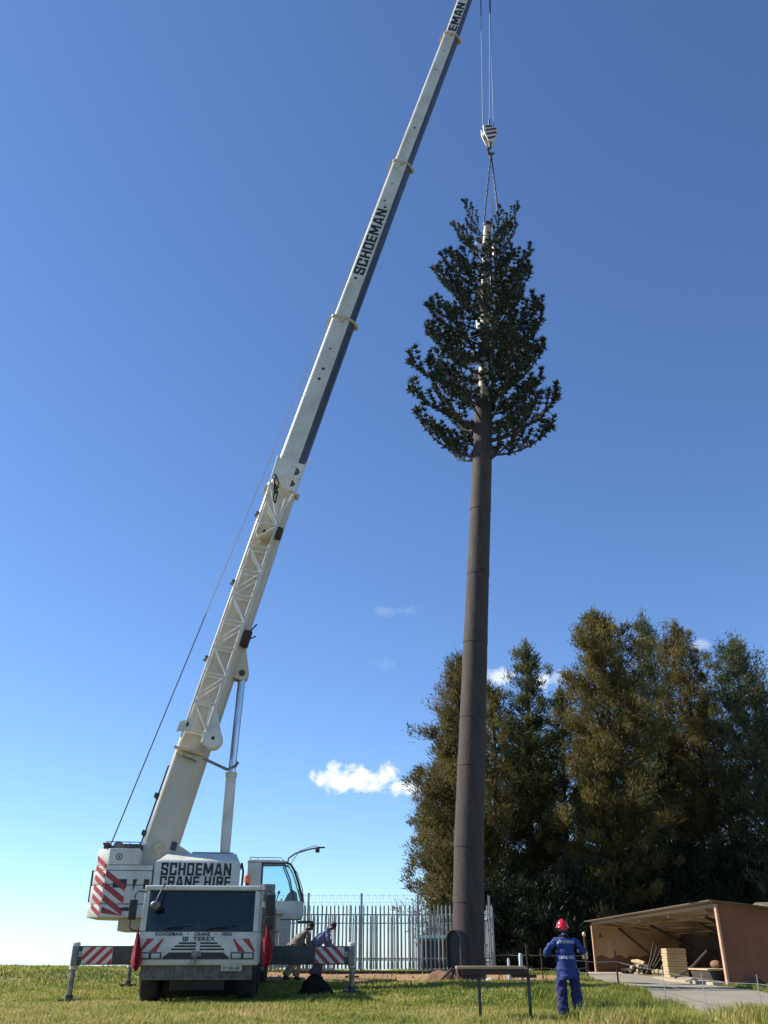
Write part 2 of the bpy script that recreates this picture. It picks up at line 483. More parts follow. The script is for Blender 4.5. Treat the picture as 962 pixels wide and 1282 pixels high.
def gz_np(x, y):
    x = np.asarray(x, float); y = np.asarray(y, float)
    num = np.zeros_like(x); den = np.zeros_like(x)
    for ax, ay, az in ANCH:
        w = (1 + ((x - ax) ** 2 + (y - ay) ** 2) / 14.0) ** -3.0
        num += w * az; den += w
    z = num / den
    t = y - 47.0
    z = z - .027 * (t + np.sqrt(t * t + 12)) / 2 * 1.0 + .027 * 0
    near = (np.abs(x) < 60) & (y < 60)
    z = z + np.where(near, .012 * np.sin(x * 1.9 + y * .7) * np.sin(y * 1.3 - x * .5) + .008 * np.sin(x * 4.1) * np.sin(y * 3.7), 0)
    return z

def gz(x, y):
    return float(gz_np(np.array([x]), np.array([y]))[0])

def axis_pts(lo, hi, step, far_lo, far_hi):
    a = list(np.arange(lo, hi + .001, step))
    s = step; p = lo
    while p > far_lo:
        s *= 1.35; p -= s; a.append(max(p, far_lo))
    s = step; p = hi
    while p < far_hi:
        s *= 1.35; p += s; a.append(min(p, far_hi))
    return np.array(sorted(set(a)))

gx, gy = axis_pts(-24, 24, .4, -4500, 4500), axis_pts(12, 58, .4, -600, 5000)
X, Y = np.meshgrid(gx, gy)
Z = gz_np(X.ravel(), Y.ravel())
V = np.stack([X.ravel(), Y.ravel(), Z], 1)
nx, ny = len(gx), len(gy)
ii = (np.arange(ny - 1)[:, None] * nx + np.arange(nx - 1)[None, :]).ravel()
Fq = np.stack([ii, ii + 1, ii + nx + 1, ii + nx], 1).ravel()
mg = pmat('field_soil_and_turf', (.13, .135, .036), (.23, .185, .08), .95, scale=.55, bump=.8, bscale=12, world_co=True, lo=.38, hi=.66)
gm = np_mesh('ground', V, Fq, 4, mg)
ground = bpy.data.objects.new('ground', gm); col.objects.link(ground); ground['kind'] = 'structure'

def sheet(name, left, right, mat, lift, nu=8, ns=60):
    """strip of ground cover between two edge polylines, draped on the terrain"""
    def samp(pl, t):
        d = [0]
        for a, b in zip(pl[:-1], pl[1:]): d.append(d[-1] + math.dist(a, b))
        s = t * d[-1]
        for i in range(len(pl) - 1):
            if s <= d[i + 1] + 1e-9:
                k = (s - d[i]) / max(d[i + 1] - d[i], 1e-9)
                return (pl[i][0] + (pl[i + 1][0] - pl[i][0]) * k, pl[i][1] + (pl[i + 1][1] - pl[i][1]) * k)
        return pl[-1]
    vs, fs = [], []
    for i in range(ns + 1):
        a, b = samp(left, i / ns), samp(right, i / ns)
        for j in range(nu + 1):
            k = j / nu
            x, y = a[0] + (b[0] - a[0]) * k, a[1] + (b[1] - a[1]) * k
            if j in (0, nu):
                x += .12 * mnoise.noise((x * 1.3, y * 1.3, 3.1)); y += .08 * mnoise.noise((x * 1.7, y * 1.7, 9.1))
            vs.append((x, y, 0))
    zz = gz_np(np.array([p[0] for p in vs]), np.array([p[1] for p in vs])) + lift
    vs = [(p[0], p[1], z) for p, z in zip(vs, zz)]
    for i in range(ns):
        for j in range(nu):
            o = i * (nu + 1) + j
            fs.append((o, o + 1, o + nu + 2, o + nu + 1))
    m = MB(); m.add(vs, fs)
    o = m.obj(name, mat, None); o['kind'] = 'structure'
    return o

ROAD_L = [(6.2, 4), (5.9, 14), (5.95, 18), (6.4, 22), (6.6, 27), (7.1, 33), (7.9, 40), (8.4, 48), (8.6, 62)]
ROAD_R = [(9.9, 4), (9.9, 14), (9.9, 18), (9.85, 22), (9.8, 27), (9.8, 33), (9.9, 40), (10.1, 48), (10.4, 62)]
m_road = pmat('worn_pale_road', (.22, .19, .14), (.29, .25, .185), .95, scale=.9, bump=.5, bscale=20, world_co=True, lo=.35, hi=.7)
sheet('road', ROAD_L, ROAD_R, m_road, .02, 10, 120)
m_dirt = pmat('bare_orange_soil', (.34, .19, .09), (.25, .135, .065), .95, scale=1.1, bump=.7, bscale=14, world_co=True)
sheet('dirt_patch', [(-6.5, 35.6), (-3, 32.2), (0, 31.0), (1.6, 30.2), (4.4, 29.6), (6.2, 31.6)], [(-6.5, 39.5), (-3, 39.6), (0, 39.6), (1.6, 39.6), (4.8, 39.4), (6.8, 36)], m_dirt, .022, 14, 60)

# ------------------------------------------------------------------ grass (nobody could count it)
def in_poly_strip(x, y):
    yl = np.array([p[1] for p in ROAD_L]); xl = np.array([p[0] for p in ROAD_L])
    xr = np.array([p[0] for p in ROAD_R])
    left = np.interp(y, yl, xl); right = np.interp(y, yl, xr)
    return (x > left + .05) & (x < right)

rng = np.random.default_rng(11)
def vnoise(x, y, s, seed=0.):
    out = np.zeros(len(x))
    for k, (f, a) in enumerate(((1, .5), (2.1, .3), (4.3, .2))):
        out += a * np.sin(x * s * f * 1.7 + seed + 1.3 * np.sin(y * s * f * 1.1 + k)) * np.sin(y * s * f * 1.9 + 2 * seed + 1.7 * np.sin(x * s * f * .9 + 2 * k))
    return out
def grass_field(n, y0, y1, hmul, dens_right=1.0):
    y = rng.uniform(y0, y1, n); x = rng.uniform(-1, 1, n) * (.5 * y + 3)
    return x, y
bx, by = [], []
for n, y0, y1 in ((60000, 15, 19), (115000, 19, 25), (95000, 25, 33), (80000, 33, 47)):
    x, y = grass_field(n, y0, y1, 1); bx.append(x); by.append(y)
# long grass along the road verge and the fence line
n = 42000
y = rng.uniform(17, 25.5, n); x = 3.6 + (np.interp(y, [17, 22, 29], [2.5, 3.0, 3.1])) * rng.beta(2.2, 1.5, n)
bx.append(x); by.append(y)
long_from = sum(len(a) for a in bx[:-1])
# weeds at the near roadside corner
n = 5000
y = rng.uniform(17.4, 20.6, n); x = rng.normal(7.6, .45, n) + (y - 19) * -.05
bx.append(x); by.append(y)
weed_from = long_from + len(bx[-2])
bx = np.concatenate(bx); by = np.concatenate(by)
idx = np.arange(len(bx))
dirt = (by > np.interp(bx, [-6.5, -3, 0, 1.6, 4.4, 6.4], [35.6, 32.3, 31.1, 30.3, 29.8, 31.6]) + .9 * vnoise(bx, by, .7) + .3 * vnoise(bx, by, 2.7)) & (by < 39.6) & (bx > -6.3) & (bx < 6.5)
keep = ~(in_poly_strip(bx, by) & (idx < weed_from)) & ~(dirt & (rng.random(len(bx)) > .035)) & ~((bx > 9.7) & (by > 28.6))
shade = (np.abs(bx + 4.9) < 1.3) & (by > 25) & (by < 35)
keep &= ~(shade & (rng.random(len(bx)) > .35))
bx, by, idx = bx[keep], by[keep], idx[keep]
N = len(bx)
clump = np.clip(vnoise(bx, by, .8, 2.) + .5, 0, 1.3)
ht = .045 + .065 * rng.random(N) + .11 * np.clip(clump - .25, 0, 2) * rng.random(N)
isl = (idx >= long_from) & (idx < weed_from)
ht = np.where(isl, .13 + .26 * rng.random(N) * np.clip(vnoise(bx, by, 1.1, 5.) + .75, .3, 1.3), ht)
ht = np.where(idx >= weed_from, .12 + .3 * rng.random(N), ht)
ht = np.where((by < 21) & (bx < 5) & (bx > 0.3) & ~isl, ht * 1.15, ht)
ang = rng.uniform(0, 2 * math.pi, N)
lean = ht * rng.uniform(.15, .75, N)
wd = np.where(by < 24, .010, .014) * rng.uniform(.7, 1.5, N) * np.where(by > 33, 1.6, 1)
bz = gz_np(bx, by) - .01
cx, sx = np.cos(ang), np.sin(ang)
px, py = -sx * wd, cx * wd
mid = .55
v0 = np.stack([bx - px, by - py, bz], 1); v1 = np.stack([bx + px, by + py, bz], 1)
mx_, my_ = bx + cx * lean * .3, by + sx * lean * .3
v2 = np.stack([mx_ + px * .8, my_ + py * .8, bz + ht * mid], 1); v3 = np.stack([mx_ - px * .8, my_ - py * .8, bz + ht * mid], 1)
v4 = np.stack([bx + cx * lean, by + sx * lean, bz + ht], 1)
VV = np.stack([v0, v1, v2, v3, v4], 1).reshape(-1, 3)
o5 = np.arange(N) * 5
FF = np.stack([o5, o5 + 1, o5 + 2, o5, o5 + 2, o5 + 3, o5 + 3, o5 + 2, o5 + 4], 1).ravel()
dry = .36 + .50 * vnoise(bx, by, .42, 1.) + .30 * vnoise(bx, by, 2.1, 4.) + rng.normal(0, .16, N)
dry += np.where((bx < -5) & (by < 25), .25 * np.clip((-5 - bx) / 3, 0, 1), 0) + np.clip((23 - by) * .04, 0, .2) - np.where(isl, .15, 0) - np.where(by > 30, .12, 0)
gmat = bpy.data.materials.new('grass_blades'); gmat.use_nodes = True
_n, _l = gmat.node_tree.nodes, gmat.node_tree.links
_b = _n['Principled BSDF']; _b.inputs['Roughness'].default_value = .6; _b.inputs['Specular IOR Level'].default_value = .25
_a = _n.new('ShaderNodeAttribute'); _a.attribute_name = 'tint'
_r = _n.new('ShaderNodeValToRGB')
_r.color_ramp.elements[0].position = 0; _r.color_ramp.elements[0].color = (.15, .20, .034, 1)
_r.color_ramp.elements[1].position = 1; _r.color_ramp.elements[1].color = (.52, .40, .18, 1)
_e = _r.color_ramp.elements.new(.45); _e.color = (.36, .355, .075, 1)
_l.new(_a.outputs['Fac'], _r.inputs[0]); _l.new(_r.outputs[0], _b.inputs['Base Color'])
_t = _n.new('ShaderNodeBsdfTranslucent'); _mx = _n.new('ShaderNodeMixShader'); _mx.inputs[0].default_value = .42
_l.new(_r.outputs[0], _t.inputs[0]); _l.new(_b.outputs[0], _mx.inputs[1]); _l.new(_t.outputs[0], _mx.inputs[2])
_l.new(_mx.outputs[0], _n['Material Output'].inputs[0])
gme = np_mesh('grass', VV, FF, 3, gmat, np.repeat(np.clip(dry, 0, 1), 5))
grass = bpy.data.objects.new('grass', gme); col.objects.link(grass)
setp(grass, 'short sunlit green and straw coloured grass covering the field', 'grass', kind='stuff')

# ------------------------------------------------------------------ crane
ax_d = Vector((-.084, .9965, 0)).normalized()          # carrier axis, nose to tail
ax_r = Vector((ax_d.y, -ax_d.x, 0))
C0 = Vector((-4.72, 24.5, 0))
CM = frame(C0, ax_r, ax_d, Vector((0, 0, 1)))
crane = thing('mobile_crane', (C0 + ax_d * 5)[:2] + (0.1,), 'white truck mounted mobile crane with long raised telescopic boom and outriggers out', 'crane')

def cm(): return MB(CM)
# --- carrier cab
cab = cm().prism([(.0, .95), (-.02, 1.30), (.0, 1.69), (1.75, 1.69), (1.75, .95)], -1.5, 1.5, 'x').obj('driver_cab', M['white'], crane, bevel=.04)
for sx_ in (-1, 1):
    a, b = sorted((sx_ * 1.49, sx_ * 1.36))
    cm().hexa([(a, .0, 1.692), (b, .0, 1.692), (b, .14, 1.692), (a, .14, 1.692)], [(a, .11, 2.66), (b, .11, 2.66), (b, .25, 2.66), (a, .25, 2.66)]).obj('windscreen_pillar', M['white'], cab, bevel=.025)
    a, b = sorted((sx_ * 1.49, sx_ * 1.43))
    m = cm().box(a, b, 1.0, 1.74, 1.692, 2.66)
    m.obj('rear_quarter_panel', M['white'], cab, bevel=.015)
    g = cm().box(*sorted((sx_ * 1.47, sx_ * 1.455)), .24, 1.0, 1.695, 2.655).obj('side_window', M['glass_dark'], cab, smooth=False)
cm().box(-1.5, 1.5, .09, 1.76, 2.662, 2.78).obj('cab_roof', M['white'], cab, bevel=.045, seg=3)
cm().box(-1.428, 1.428, 1.70, 1.74, 1.692, 2.66).obj('cab_rear_wall', M['seat'], cab)
cm().hexa([(-1.358, .05, 1.694), (1.358, .05, 1.694), (1.358, .062, 1.694), (-1.358, .062, 1.694)], [(-1.358, .16, 2.66), (1.358, .16, 2.66), (1.358, .172, 2.66), (-1.358, .172, 2.66)]).obj('windscreen', M['glass_dark'], cab, smooth=False)
m = cm()
m.box(-1.358, 1.358, .02, .05, 1.694, 1.735); m.box(-1.358, 1.358, .115, .15, 2.625, 2.66)
m.obj('windscreen_seal', M['black'], cab)
cm().prism([(.2, 1.694), (.62, 1.694), (.62, 1.80), (.36, 1.86), (.2, 1.76)], -1.34, 1.34, 'x').obj('dashboard', M['under_panel'], cab, bevel=.03)
for x in (-.75, .75):
    m = cm().box(x - .26, x + .26, 1.0, 1.45, 1.7, 1.86); m.hexa([(x - .25, 1.38, 1.87), (x + .25, 1.38, 1.87), (x + .25, 1.5, 1.87), (x - .25, 1.5, 1.87)], [(x - .22, 1.5, 2.42), (x + .22, 1.5, 2.42), (x + .22, 1.6, 2.42), (x - .22, 1.6, 2.42)])
    m.box(x - .13, x + .13, 1.5, 1.58, 2.44, 2.6)
    m.obj('cab_seat', M['seat'], cab, bevel=.03)
m = cm(); cpt = Vector((.72, .72, 1.98))
m.tube([cpt + Vector((.23 * math.cos(a), .10 * math.sin(a), .2 * math.sin(a))) for a in [i * math.pi / 9 for i in range(19)]], .018, 6)
m.tube([(.72, .45, 1.82), cpt], .03, 6)
m.obj('steering_wheel', M['black'], cab)
cm().hexa([(-.5, .3, 1.79), (.1, .3, 1.79), (.1, .55, 1.865), (-.5, .55, 1.865)], [(-.5, .3, 1.80), (.1, .3, 1.80), (.1, .55, 1.875), (-.5, .55, 1.875)]).obj('papers', M['cabinet'], cab)
# wipers
for x, dx in ((-.95, .55), (.15, .55)):
    cm().tube([(x, .015, 1.72), (x + dx, -.0, 1.79)], .012, 5).tube([(x + .1, .03, 1.77), (x + dx + .25, .045, 1.83)], .009, 5).obj('wiper', M['black'], cab)
# front face fittings
FZ = -.024
def fx(u): return (u - 250.5) / 49.0
def plate_front(name, poly, mat, y0=-.03, y1=-.012, parent=None):
    return cm().prism(poly, y0, y1, 'y').obj(name, mat, parent or cab)
# stripes
for side in (-1, 1):
    bg = [(side * 1.46, 1.225), (side * .86, 1.225), (side * .86, 1.33), (side * 1.02, 1.53), (side * 1.46, 1.53)]
    plate_front('reflective_panel', bg, M['stripew'], -.030, -.005)
    for k0 in (-.12, .26, .64):
        pts = []
        x0b, x1b = 1.46 - k0, 1.46 - k0 - .18         # bottom edge
        poly = [(x0b, 1.225), (x1b, 1.225), (x1b - .30 + .60, 1.53), (x0b - .30 + .60, 1.53)]
        poly = [(x0b, 1.227), (x1b, 1.227), (x1b - .30, 1.528), (x0b - .30, 1.528)]
        # clip to panel
        poly = [(min(max(px_, .87), 1.455), z_) for px_, z_ in poly]
        if abs(poly[0][0] - poly[1][0]) < .02 and abs(poly[2][0] - poly[3][0]) < .02: continue
        # photo: stripes rise towards the middle of the nose
        poly = [(side * px_, z_) for px_, z_ in poly]
        plate_front('red_stripe', poly, M['red'], -.034, -.028)
# grille slats and lower grille
for s_ in (-1, 1):
    for k, (z_, x1_) in enumerate(((1.405, .50), (1.335, .60), (1.265, .68))):
        plate_front('grille_slat', [(s_ * .05, z_), (s_ * x1_, z_), (s_ * (x1_ - .04), z_ + .04), (s_ * .05, z_ + .04)], M['black'], -.032, -.01)
plate_front('lower_grille', [(-.86, 1.065), (.80, 1.065), (.80, 1.10), (.64, 1.215), (-.70, 1.215), (-.86, 1.10)], M['black'], -.033, -.01)
for xa, xb in ((-1.45, -.89), (.84, 1.42)):
    hl = cm().box(xa, xb, -.045, -.005, 1.065, 1.215).obj('headlight', M['black'], cab, bevel=.01)
    w_ = (xb - xa) / 2
    for q in range(2):
        cm().box(xa + q * w_ + .035, xa + (q + 1) * w_ - .03, -.053, -.042, 1.085, 1.195).obj('lens', M['lamp'], hl, bevel=.012)
cm().box(-1.52, 1.52, -.06, .2, .925, 1.055).obj('bumper', M['cream'], cab, bevel=.03)
m = cm().box(-1.38, 1.38, .05, .45, .60, .923)
for k in range(12):
    x = -1.3 + k * .236
    m.box(x, x + .03, .02, .052, .62, .92)
m.box(-1.4, 1.4, .015, .053, .70, .735)
m.obj('under_run_panel', M['under_panel'], crane)
np_ = cm().box(.62, 1.14, -.08, -.063, .80, .93).obj('number_plate', M['plate'], cab, bevel=.006)
text_obj('plate_lettering', 'CP 583-001', .44, .08, CM @ frame((.88, -.083, .865), Vector((1, 0, 0)), Vector((0, 0, 1)), Vector((0, -1, 0))), M['ink'], np_, .02, .004)
m = cm().tube([(-.02, -.03, 1.16), (-.02, -.15, 1.16)], .07, 10); m.tube([(-.02, -.12, 1.20), (-.02, -.16, 1.10), (-.02, -.13, .93)], .028, 7)
m.box(-.14, .10, -.055, -.02, 1.12, 1.24)
m.obj('tow_coupling', M['steel'], cab)
cm().tube([(-.06, -.14, 1.12), (-.18, -.13, .95), (-.20, -.1, .72)], .01, 5).obj('tow_chain', M['steel'], cab)
fm = lambda x, z, y=-.024: CM @ frame((x, y, z), Vector((1, 0, 0)), Vector((0, 0, 1)), Vector((0, -1, 0)))
text_obj('nose_lettering', 'SCHOEMAN   \u2022   CRANE   \u2022   HIRE', 1.93, .082, fm(-.13, 1.632, -.013), M['ink'], cab, .025, .005)
text_obj('maker_lettering', 'TEREX', .56, .095, fm(.14, 1.525, -.018), M['inkworn'], cab, .03, .005)
m = cm()
for k in range(3): m.box(-.40 + k * .055, -.365 + k * .055, -.02, -.008, 1.475 + (.03 if k != 1 else 0), 1.575)
m.box(-.40, -.255, -.0195, -.008, 1.47, 1.49)
m.obj('maker_emblem', M['inkworn'], cab)
# mirrors
mi = cm().tube([(-1.45, .1, 2.62), (-1.62, -.12, 2.62), (-1.68, -.15, 2.55), (-1.74, -.15, 1.80), (-1.70, -.12, 1.72), (-1.47, .05, 1.70)], .018, 6).obj('mirror_arm', M['black'], cab)
cm().box(-1.80, -1.60, -.20, -.13, 1.95, 2.42).obj('mirror', M['black'], mi, bevel=.03)
mi = cm().tube([(1.44, .1, 2.66), (1.72, -.1, 2.66), (1.80, -.12, 2.6), (1.80, -.12, 1.78)], .018, 6).obj('mirror_arm', M['black'], cab)
cm().box(1.66, 1.90, -.19, -.11, 2.06, 2.55).obj('mirror', M['black'], mi, bevel=.03)
cm().box(1.66, 1.90, -.19, -.11, 1.74, 2.02).obj('mirror', M['black'], mi, bevel=.03)
mi = cm().tube([(-1.02, .12, 2.77), (-.98, -.12, 2.78), (-1.08, -.28, 2.5), (-1.12, -.3, 2.36)], .016, 6).obj('kerb_mirror_arm', M['black'], cab)
cm().ball((-1.13, -.3, 2.29), .13, .045, .10, 14, 8).obj('kerb_mirror', M['steel'], mi)
# beacon, intake
be = cm().tube([(1.10, .5, 2.78), (1.10, .5, 2.88)], .05, 10).obj('beacon', M['black'], cab)
cm().tube([(1.10, .5, 2.88), (1.10, .5, 2.92), (1.10, .5, 3.04), (1.10, .5, 3.08)], [.085, .09, .08, .03], 14).obj('beacon_dome', M['orange'], be)
m = cm().tube([(1.62, 2.0, 1.62), (1.62, 2.0, 2.55)], .17, 14); m.tube([(1.60, 2.0, 2.56), (1.60, 2.0, 2.94)], .21, 16)
m.obj('air_intake', M['steel'], crane)
m = cm().box(1.40, 1.85, 1.8, 3.0, 1.3, 2.35)
m.obj('tool_locker', M['under_panel'], crane, bevel=.03)
# --- chassis
m = cm().box(-.52, .52, .5, 12.2, .75, 1.28); m.box(-1.44, 1.44, 1.9, 12.2, 1.36, 1.60)
m.box(-.9, .9, 5.0, 7.2, 1.24, 1.37)
m.obj('chassis', M['char'], crane, bevel=.02)
for s_ in (-1, 1):
    a, b = sorted((s_ * 1.46, s_ * 1.05))
    cm().box(a, b, 4.15, 6.4, .72, 1.35).obj('side_locker', M['under_panel'], crane, bevel=.03)
    cm().box(*sorted((s_ * 1.47, s_ * .98)), 1.78, 1.9, .75, 1.6).obj('mudguard', M['black'], crane, bevel=.02)
cm().tube([(0, 6.0, 1.60), (0, 6.0, 1.80)], .85, 32).obj('slew_ring', M['steel'], crane)
cm().box(-1.02, 1.02, 2.42, 2.45, .16, .95).obj('under_truck_shade_panel', M['rubber'], crane)  # dark panel added to deepen the shade under the truck
cm().box(-.7, .7, .55, 1.9, .34, .74).obj('under_truck_shade_filler', M['black'], crane, bevel=.04)  # dark box added to fill out the shade behind the nose
# wheels
def wheel_meshes():
    t = MB(); n = 36
    prof = [(.36, -.2), (.46, -.235), (.60, -.225), (.655, -.17), (.67, 0), (.655, .17), (.60, .225), (.46, .235), (.36, .2)]
    vs, fs = [], []
    for k in range(n):
        a = 2 * math.pi * k / n
        for j, (r_, w_) in enumerate(prof):
            rr = r_ + (.012 if (k % 2 and 3 <= j <= 5) else 0)
            vs.append((w_, rr * math.cos(a), rr * math.sin(a)))
    q = len(prof)
    for k in range(n):
        k2 = (k + 1) % n
        for j in range(q - 1):
            fs.append((k * q + j, k * q + j + 1, k2 * q + j + 1, k2 * q + j))
    t.add(vs, fs)
    tm, _ = t.mesh('tyre', M['rubber'], center=False, angle=50)
    r_ = MB().tube([(-.12, 0, 0), (.12, 0, 0)], .37, 24); r_.tube([(.1, 0, 0), (.2, 0, 0)], .16, 14); r_.tube([(-.2, 0, 0), (-.1, 0, 0)], .16, 14)
    rm, _ = r_.mesh('rim', M['steel'], center=False)
    return tm, rm
tyre_me, rim_me = wheel_meshes()
for y in (1.12, 3.22, 7.9, 9.5):
    for s_ in (-1, 1):
        p = CM @ Vector((s_ * 1.22, y, 0)); p.z = max(gz(p.x, p.y), .05) + .665
        mt = CM.copy(); mt.translation = p
        w = inst(tyre_me, 'wheel', crane, mt)
        inst(rim_me, 'rim', w, mt) if False else None
        r = bpy.data.objects.new('rim', rim_me); col.objects.link(r); r.parent = w
    cm().tube([(-1.1, y, .74), (1.1, y, .74)], .09, 10).obj('axle', M['char'], crane)
# --- outriggers
def outrigger(y, x_end, s_, jack_len, stripes):
    z0, z1 = .88, 1.41
    a, b = sorted((s_ * .5, x_end))
    zz0 = z0 + (.04 if stripes else .05)
    beam = cm().box(a, b, y - .2, y + .2, zz0, z1 - .03).obj('outrigger_beam', M['char'], crane, bevel=.02)
    aa, bb = sorted((s_ * .45, s_ * 1.75))
    cm().box(aa, bb, y - .25, y + .25, z0, z1).obj('outrigger_box', M['char'], beam, bevel=.02)
    if stripes:
        yy = y - .2
        xa, xb = x_end - s_ * .12, x_end - s_ * (.12 + .80)
        lo, hi = zz0 + .03, z1 - .06
        cm().box(*sorted((xa, xb)), yy - .008, yy - .002, lo, hi).obj('reflective_panel', M['stripew'], beam, smooth=False)
        hgt = hi - lo
        for k in range(-1, 4):
            st = .10 + k * .28; wd_ = .14
            pts = [(st, 0), (st + wd_, 0), (st + wd_ + .40, hgt), (st + .40, hgt)]
            # clip band to panel 0..0.8 by sampling
            poly = []
            def clipx(p):
                return p
            def cl(poly_, lim, keep_low):
                out = []
                for i in range(len(poly_)):
                    p, q = poly_[i], poly_[(i + 1) % len(poly_)]
                    ip = p[0] <= lim if keep_low else p[0] >= lim
                    iq = q[0] <= lim if keep_low else q[0] >= lim
                    if ip: out.append(p)
                    if ip != iq:
                        t_ = (lim - p[0]) / (q[0] - p[0]); out.append((lim, p[1] + (q[1] - p[1]) * t_))
                return out
            pts = cl(pts, .795, True)
            if pts: pts = cl(pts, .005, False)
            if len(pts) < 3: continue
            # measured inward from the beam end, so bands fall outwards on both sides
            poly = [((xa - s_ * p[0]), lo + p[1]) for p in pts]
            cm().prism(poly, yy - .012, yy - .0075, 'y').obj('red_stripe', M['red'], beam, smooth=False)
        for q in range(2):
            for w_ in range(2):
                cm().box(*sorted((x_end - s_ * (.03 + .045 * w_), x_end - s_ * (.06 + .045 * w_))), yy - .008, yy + .01, 1.12 + .07 * q, 1.17 + .07 * q).obj('marker_reflector', M['stripew'], beam)
    # jack
    xj = x_end + s_ * .11
    p = CM @ Vector((xj, y, 0)); g = gz(p.x, p.y)
    jt = 1.47
    jb = jt - jack_len
    jack = cm().tube([(xj, y, jb), (xj, y, jt - .02), (xj, y, jt)], [.105, .105, .085], 14).obj('jack_tube', M['jackp'], crane)
    cm().box(*sorted((x_end - s_ * .02, xj + s_ * .06)), y - .15, y + .15, .9, 1.38).obj('jack_bracket', M['steel'], jack, bevel=.015)
    cm().tube([(xj, y, g + .12), (xj, y, jb + .05)], .07, 12).obj('jack_rod', M['steel'], crane)
    m = cm().box(xj - .24, xj + .24, y - .24, y + .24, g + .06, g + .105)
    for dx in (-.2, -.05, .1, .2):
        m.box(xj + dx - .02, xj + dx + .02, y - .2, y + .2, g - .04, g + .062)
    m.tube([(xj, y, g + .1), (xj, y, g + .2)], .1, 12)
    m.obj('jack_pad', M['char'], crane)
M['jackp'] = pmat('worn_white_jack_paint', (.56, .54, .50), (.40, .10, .08), .55, scale=3.2, bump=.1, lo=.60, hi=.66)
outrigger(2.17, -3.40, -1, .66, True)
outrigger(2.17, 3.92, 1, .62, True)
outrigger(10.6, -3.35, -1, .7, False)
outrigger(10.6, 4.35, 1, .7, False)

# --- superstructure, slewed across the carrier
PHI = R(8)
hx = Vector((math.cos(PHI), math.sin(PHI), 0)); hy = Vector((-math.sin(PHI), math.cos(PHI), 0))
S0 = Vector((-5.25, 30.4, 0))
SM = frame(S0, hx, hy, Vector((0, 0, 1)))
def sm(): return MB(SM)
m = sm().box(-3.0, 1.9, -1.0, 1.0, 1.80, 2.28); m.box(-1.0, 2.0, -1.35, 1.35, 2.28, 2.36)
m.obj('slewing_platform', M['cream'], crane, bevel=.03)
for y_ in (-.62, .62):
    sm().prism([(-3.0, 2.3), (-3.05, 3.5), (-2.55, 4.32), (-2.1, 4.48), (-1.55, 4.36), (-.5, 3.75), (-.2, 2.3)], y_ - .05, y_ + .05, 'y').obj('boom_foot_plate', M['cream'], crane, bevel=.02)
    sm().tube([(-2.06, y_ - .09 * (1 if y_ < 0 else -1), 4.18), (-2.06, y_ + .05, 4.18)], .17, 18).obj('boom_pivot_pin', M['tan'], crane)
# counterweight slabs
def cw_poly(x0, x1, w, ch):
    return [(x0 + ch, -w), (x1, -w), (x1, w), (x0 + ch, w), (x0, w - ch), (x0, -w + ch)]
cws = []
for (x0, x1, w, ch, z0, z1) in ((-3.95, -2.12, 1.46, .42, 2.16, 2.52), (-3.93, -2.1, 1.45, .42, 2.535, 3.05), (-3.91, -2.1, 1.45, .42, 3.065, 3.46), (-3.89, -2.1, 1.44, .42, 3.472, 3.62), (-3.87, -2.55, 1.43, .42, 3.632, 4.10)):
    cws.append(sm().prism(cw_poly(x0, x1, w, ch), z0, z1, 'z').obj('counterweight_slab', M['white'], crane, bevel=.03))
# recesses and marks on the counterweight
def cw_plate(name, poly, mat, y=-1.455, t=.006, parent=None):
    return sm().prism(poly, y - t, y + .003, 'y').obj(name, mat, parent or cws[1], smooth=False)
cw_plate('lifting_recess', [(-3.23, 2.98), (-2.83, 2.98), (-2.83, 3.22), (-3.23, 3.22)], M['black'], -1.452, .012)
cw_plate('lifting_recess', [(-2.62, 2.90), (-2.52, 3.22), (-2.65, 3.22)], M['black'], -1.452, .012)
cw_plate('lifting_recess', [(-2.32, 2.95), (-2.16, 2.95), (-2.16, 3.22), (-2.32, 3.22)], M['black'], -1.452, .012)
cw_plate('lifting_recess', [(-2.95, 2.42), (-2.85, 2.34), (-2.52, 2.34), (-2.42, 2.50), (-2.52, 2.50), (-2.6, 2.44), (-2.8, 2.44)], M['black'], -1.466, .01, cws[0])
sm().tube([(-3.15 + .085 * math.cos(a), -1.437, 3.86 + .085 * math.sin(a)) for a in [i * math.pi / 10 for i in range(21)]], .012, 5).obj('round_emblem', M['ink'], cws[4])
cw_plate('emblem_bar', [(-3.17, 3.82), (-3.13, 3.82), (-3.13, 3.90), (-3.17, 3.90)], M['ink'], -1.432, .005, cws[4])
# red chevrons: side face and bevelled corner
for k in range(5):
    zc = 3.5 - k * .34
    zt = min(zc, 3.61)
    lo_ = zc - .62
    poly = [(-3.47, zc - .02), (-3.47, zc - .20), (-2.86, zc - .62), (-2.86, zc - .44)]
    poly = [(x_, max(z_, 2.2)) for x_, z_ in poly]
    if poly[1][1] - poly[2][1] < .05: continue
    cw_plate('red_stripe', poly, M['red'], -1.462, .004)
chx = (SM.to_3x3() @ Vector((-1, -1, 0))).normalized()
for k in range(6):
    zc = 2.25 + k * .27
    def cp(t, z_):      # along the bevel: t 0..1 from rear to side
        return Vector((-3.93 + .42 * t - .012, -1.03 - .42 * t - .012, z_))
    a0, a1, b1, b0 = cp(.28, zc + .16), cp(.98, zc - .08), cp(.98, zc + .06), cp(.28, zc + .30)
    off = Vector((-.006, -.006, 0))
    MB(SM).hexa([a0 - off, a1 - off, a1 + off, a0 + off], [b0 - off, b1 - off, b1 + off, b0 + off]).obj('red_stripe', M['red'], cws[2], smooth=False)
sm().box(-3.99, -3.93, -.9, -.3, 2.6, 3.5).obj('rear_ladder_plate', M['char'], cws[1])
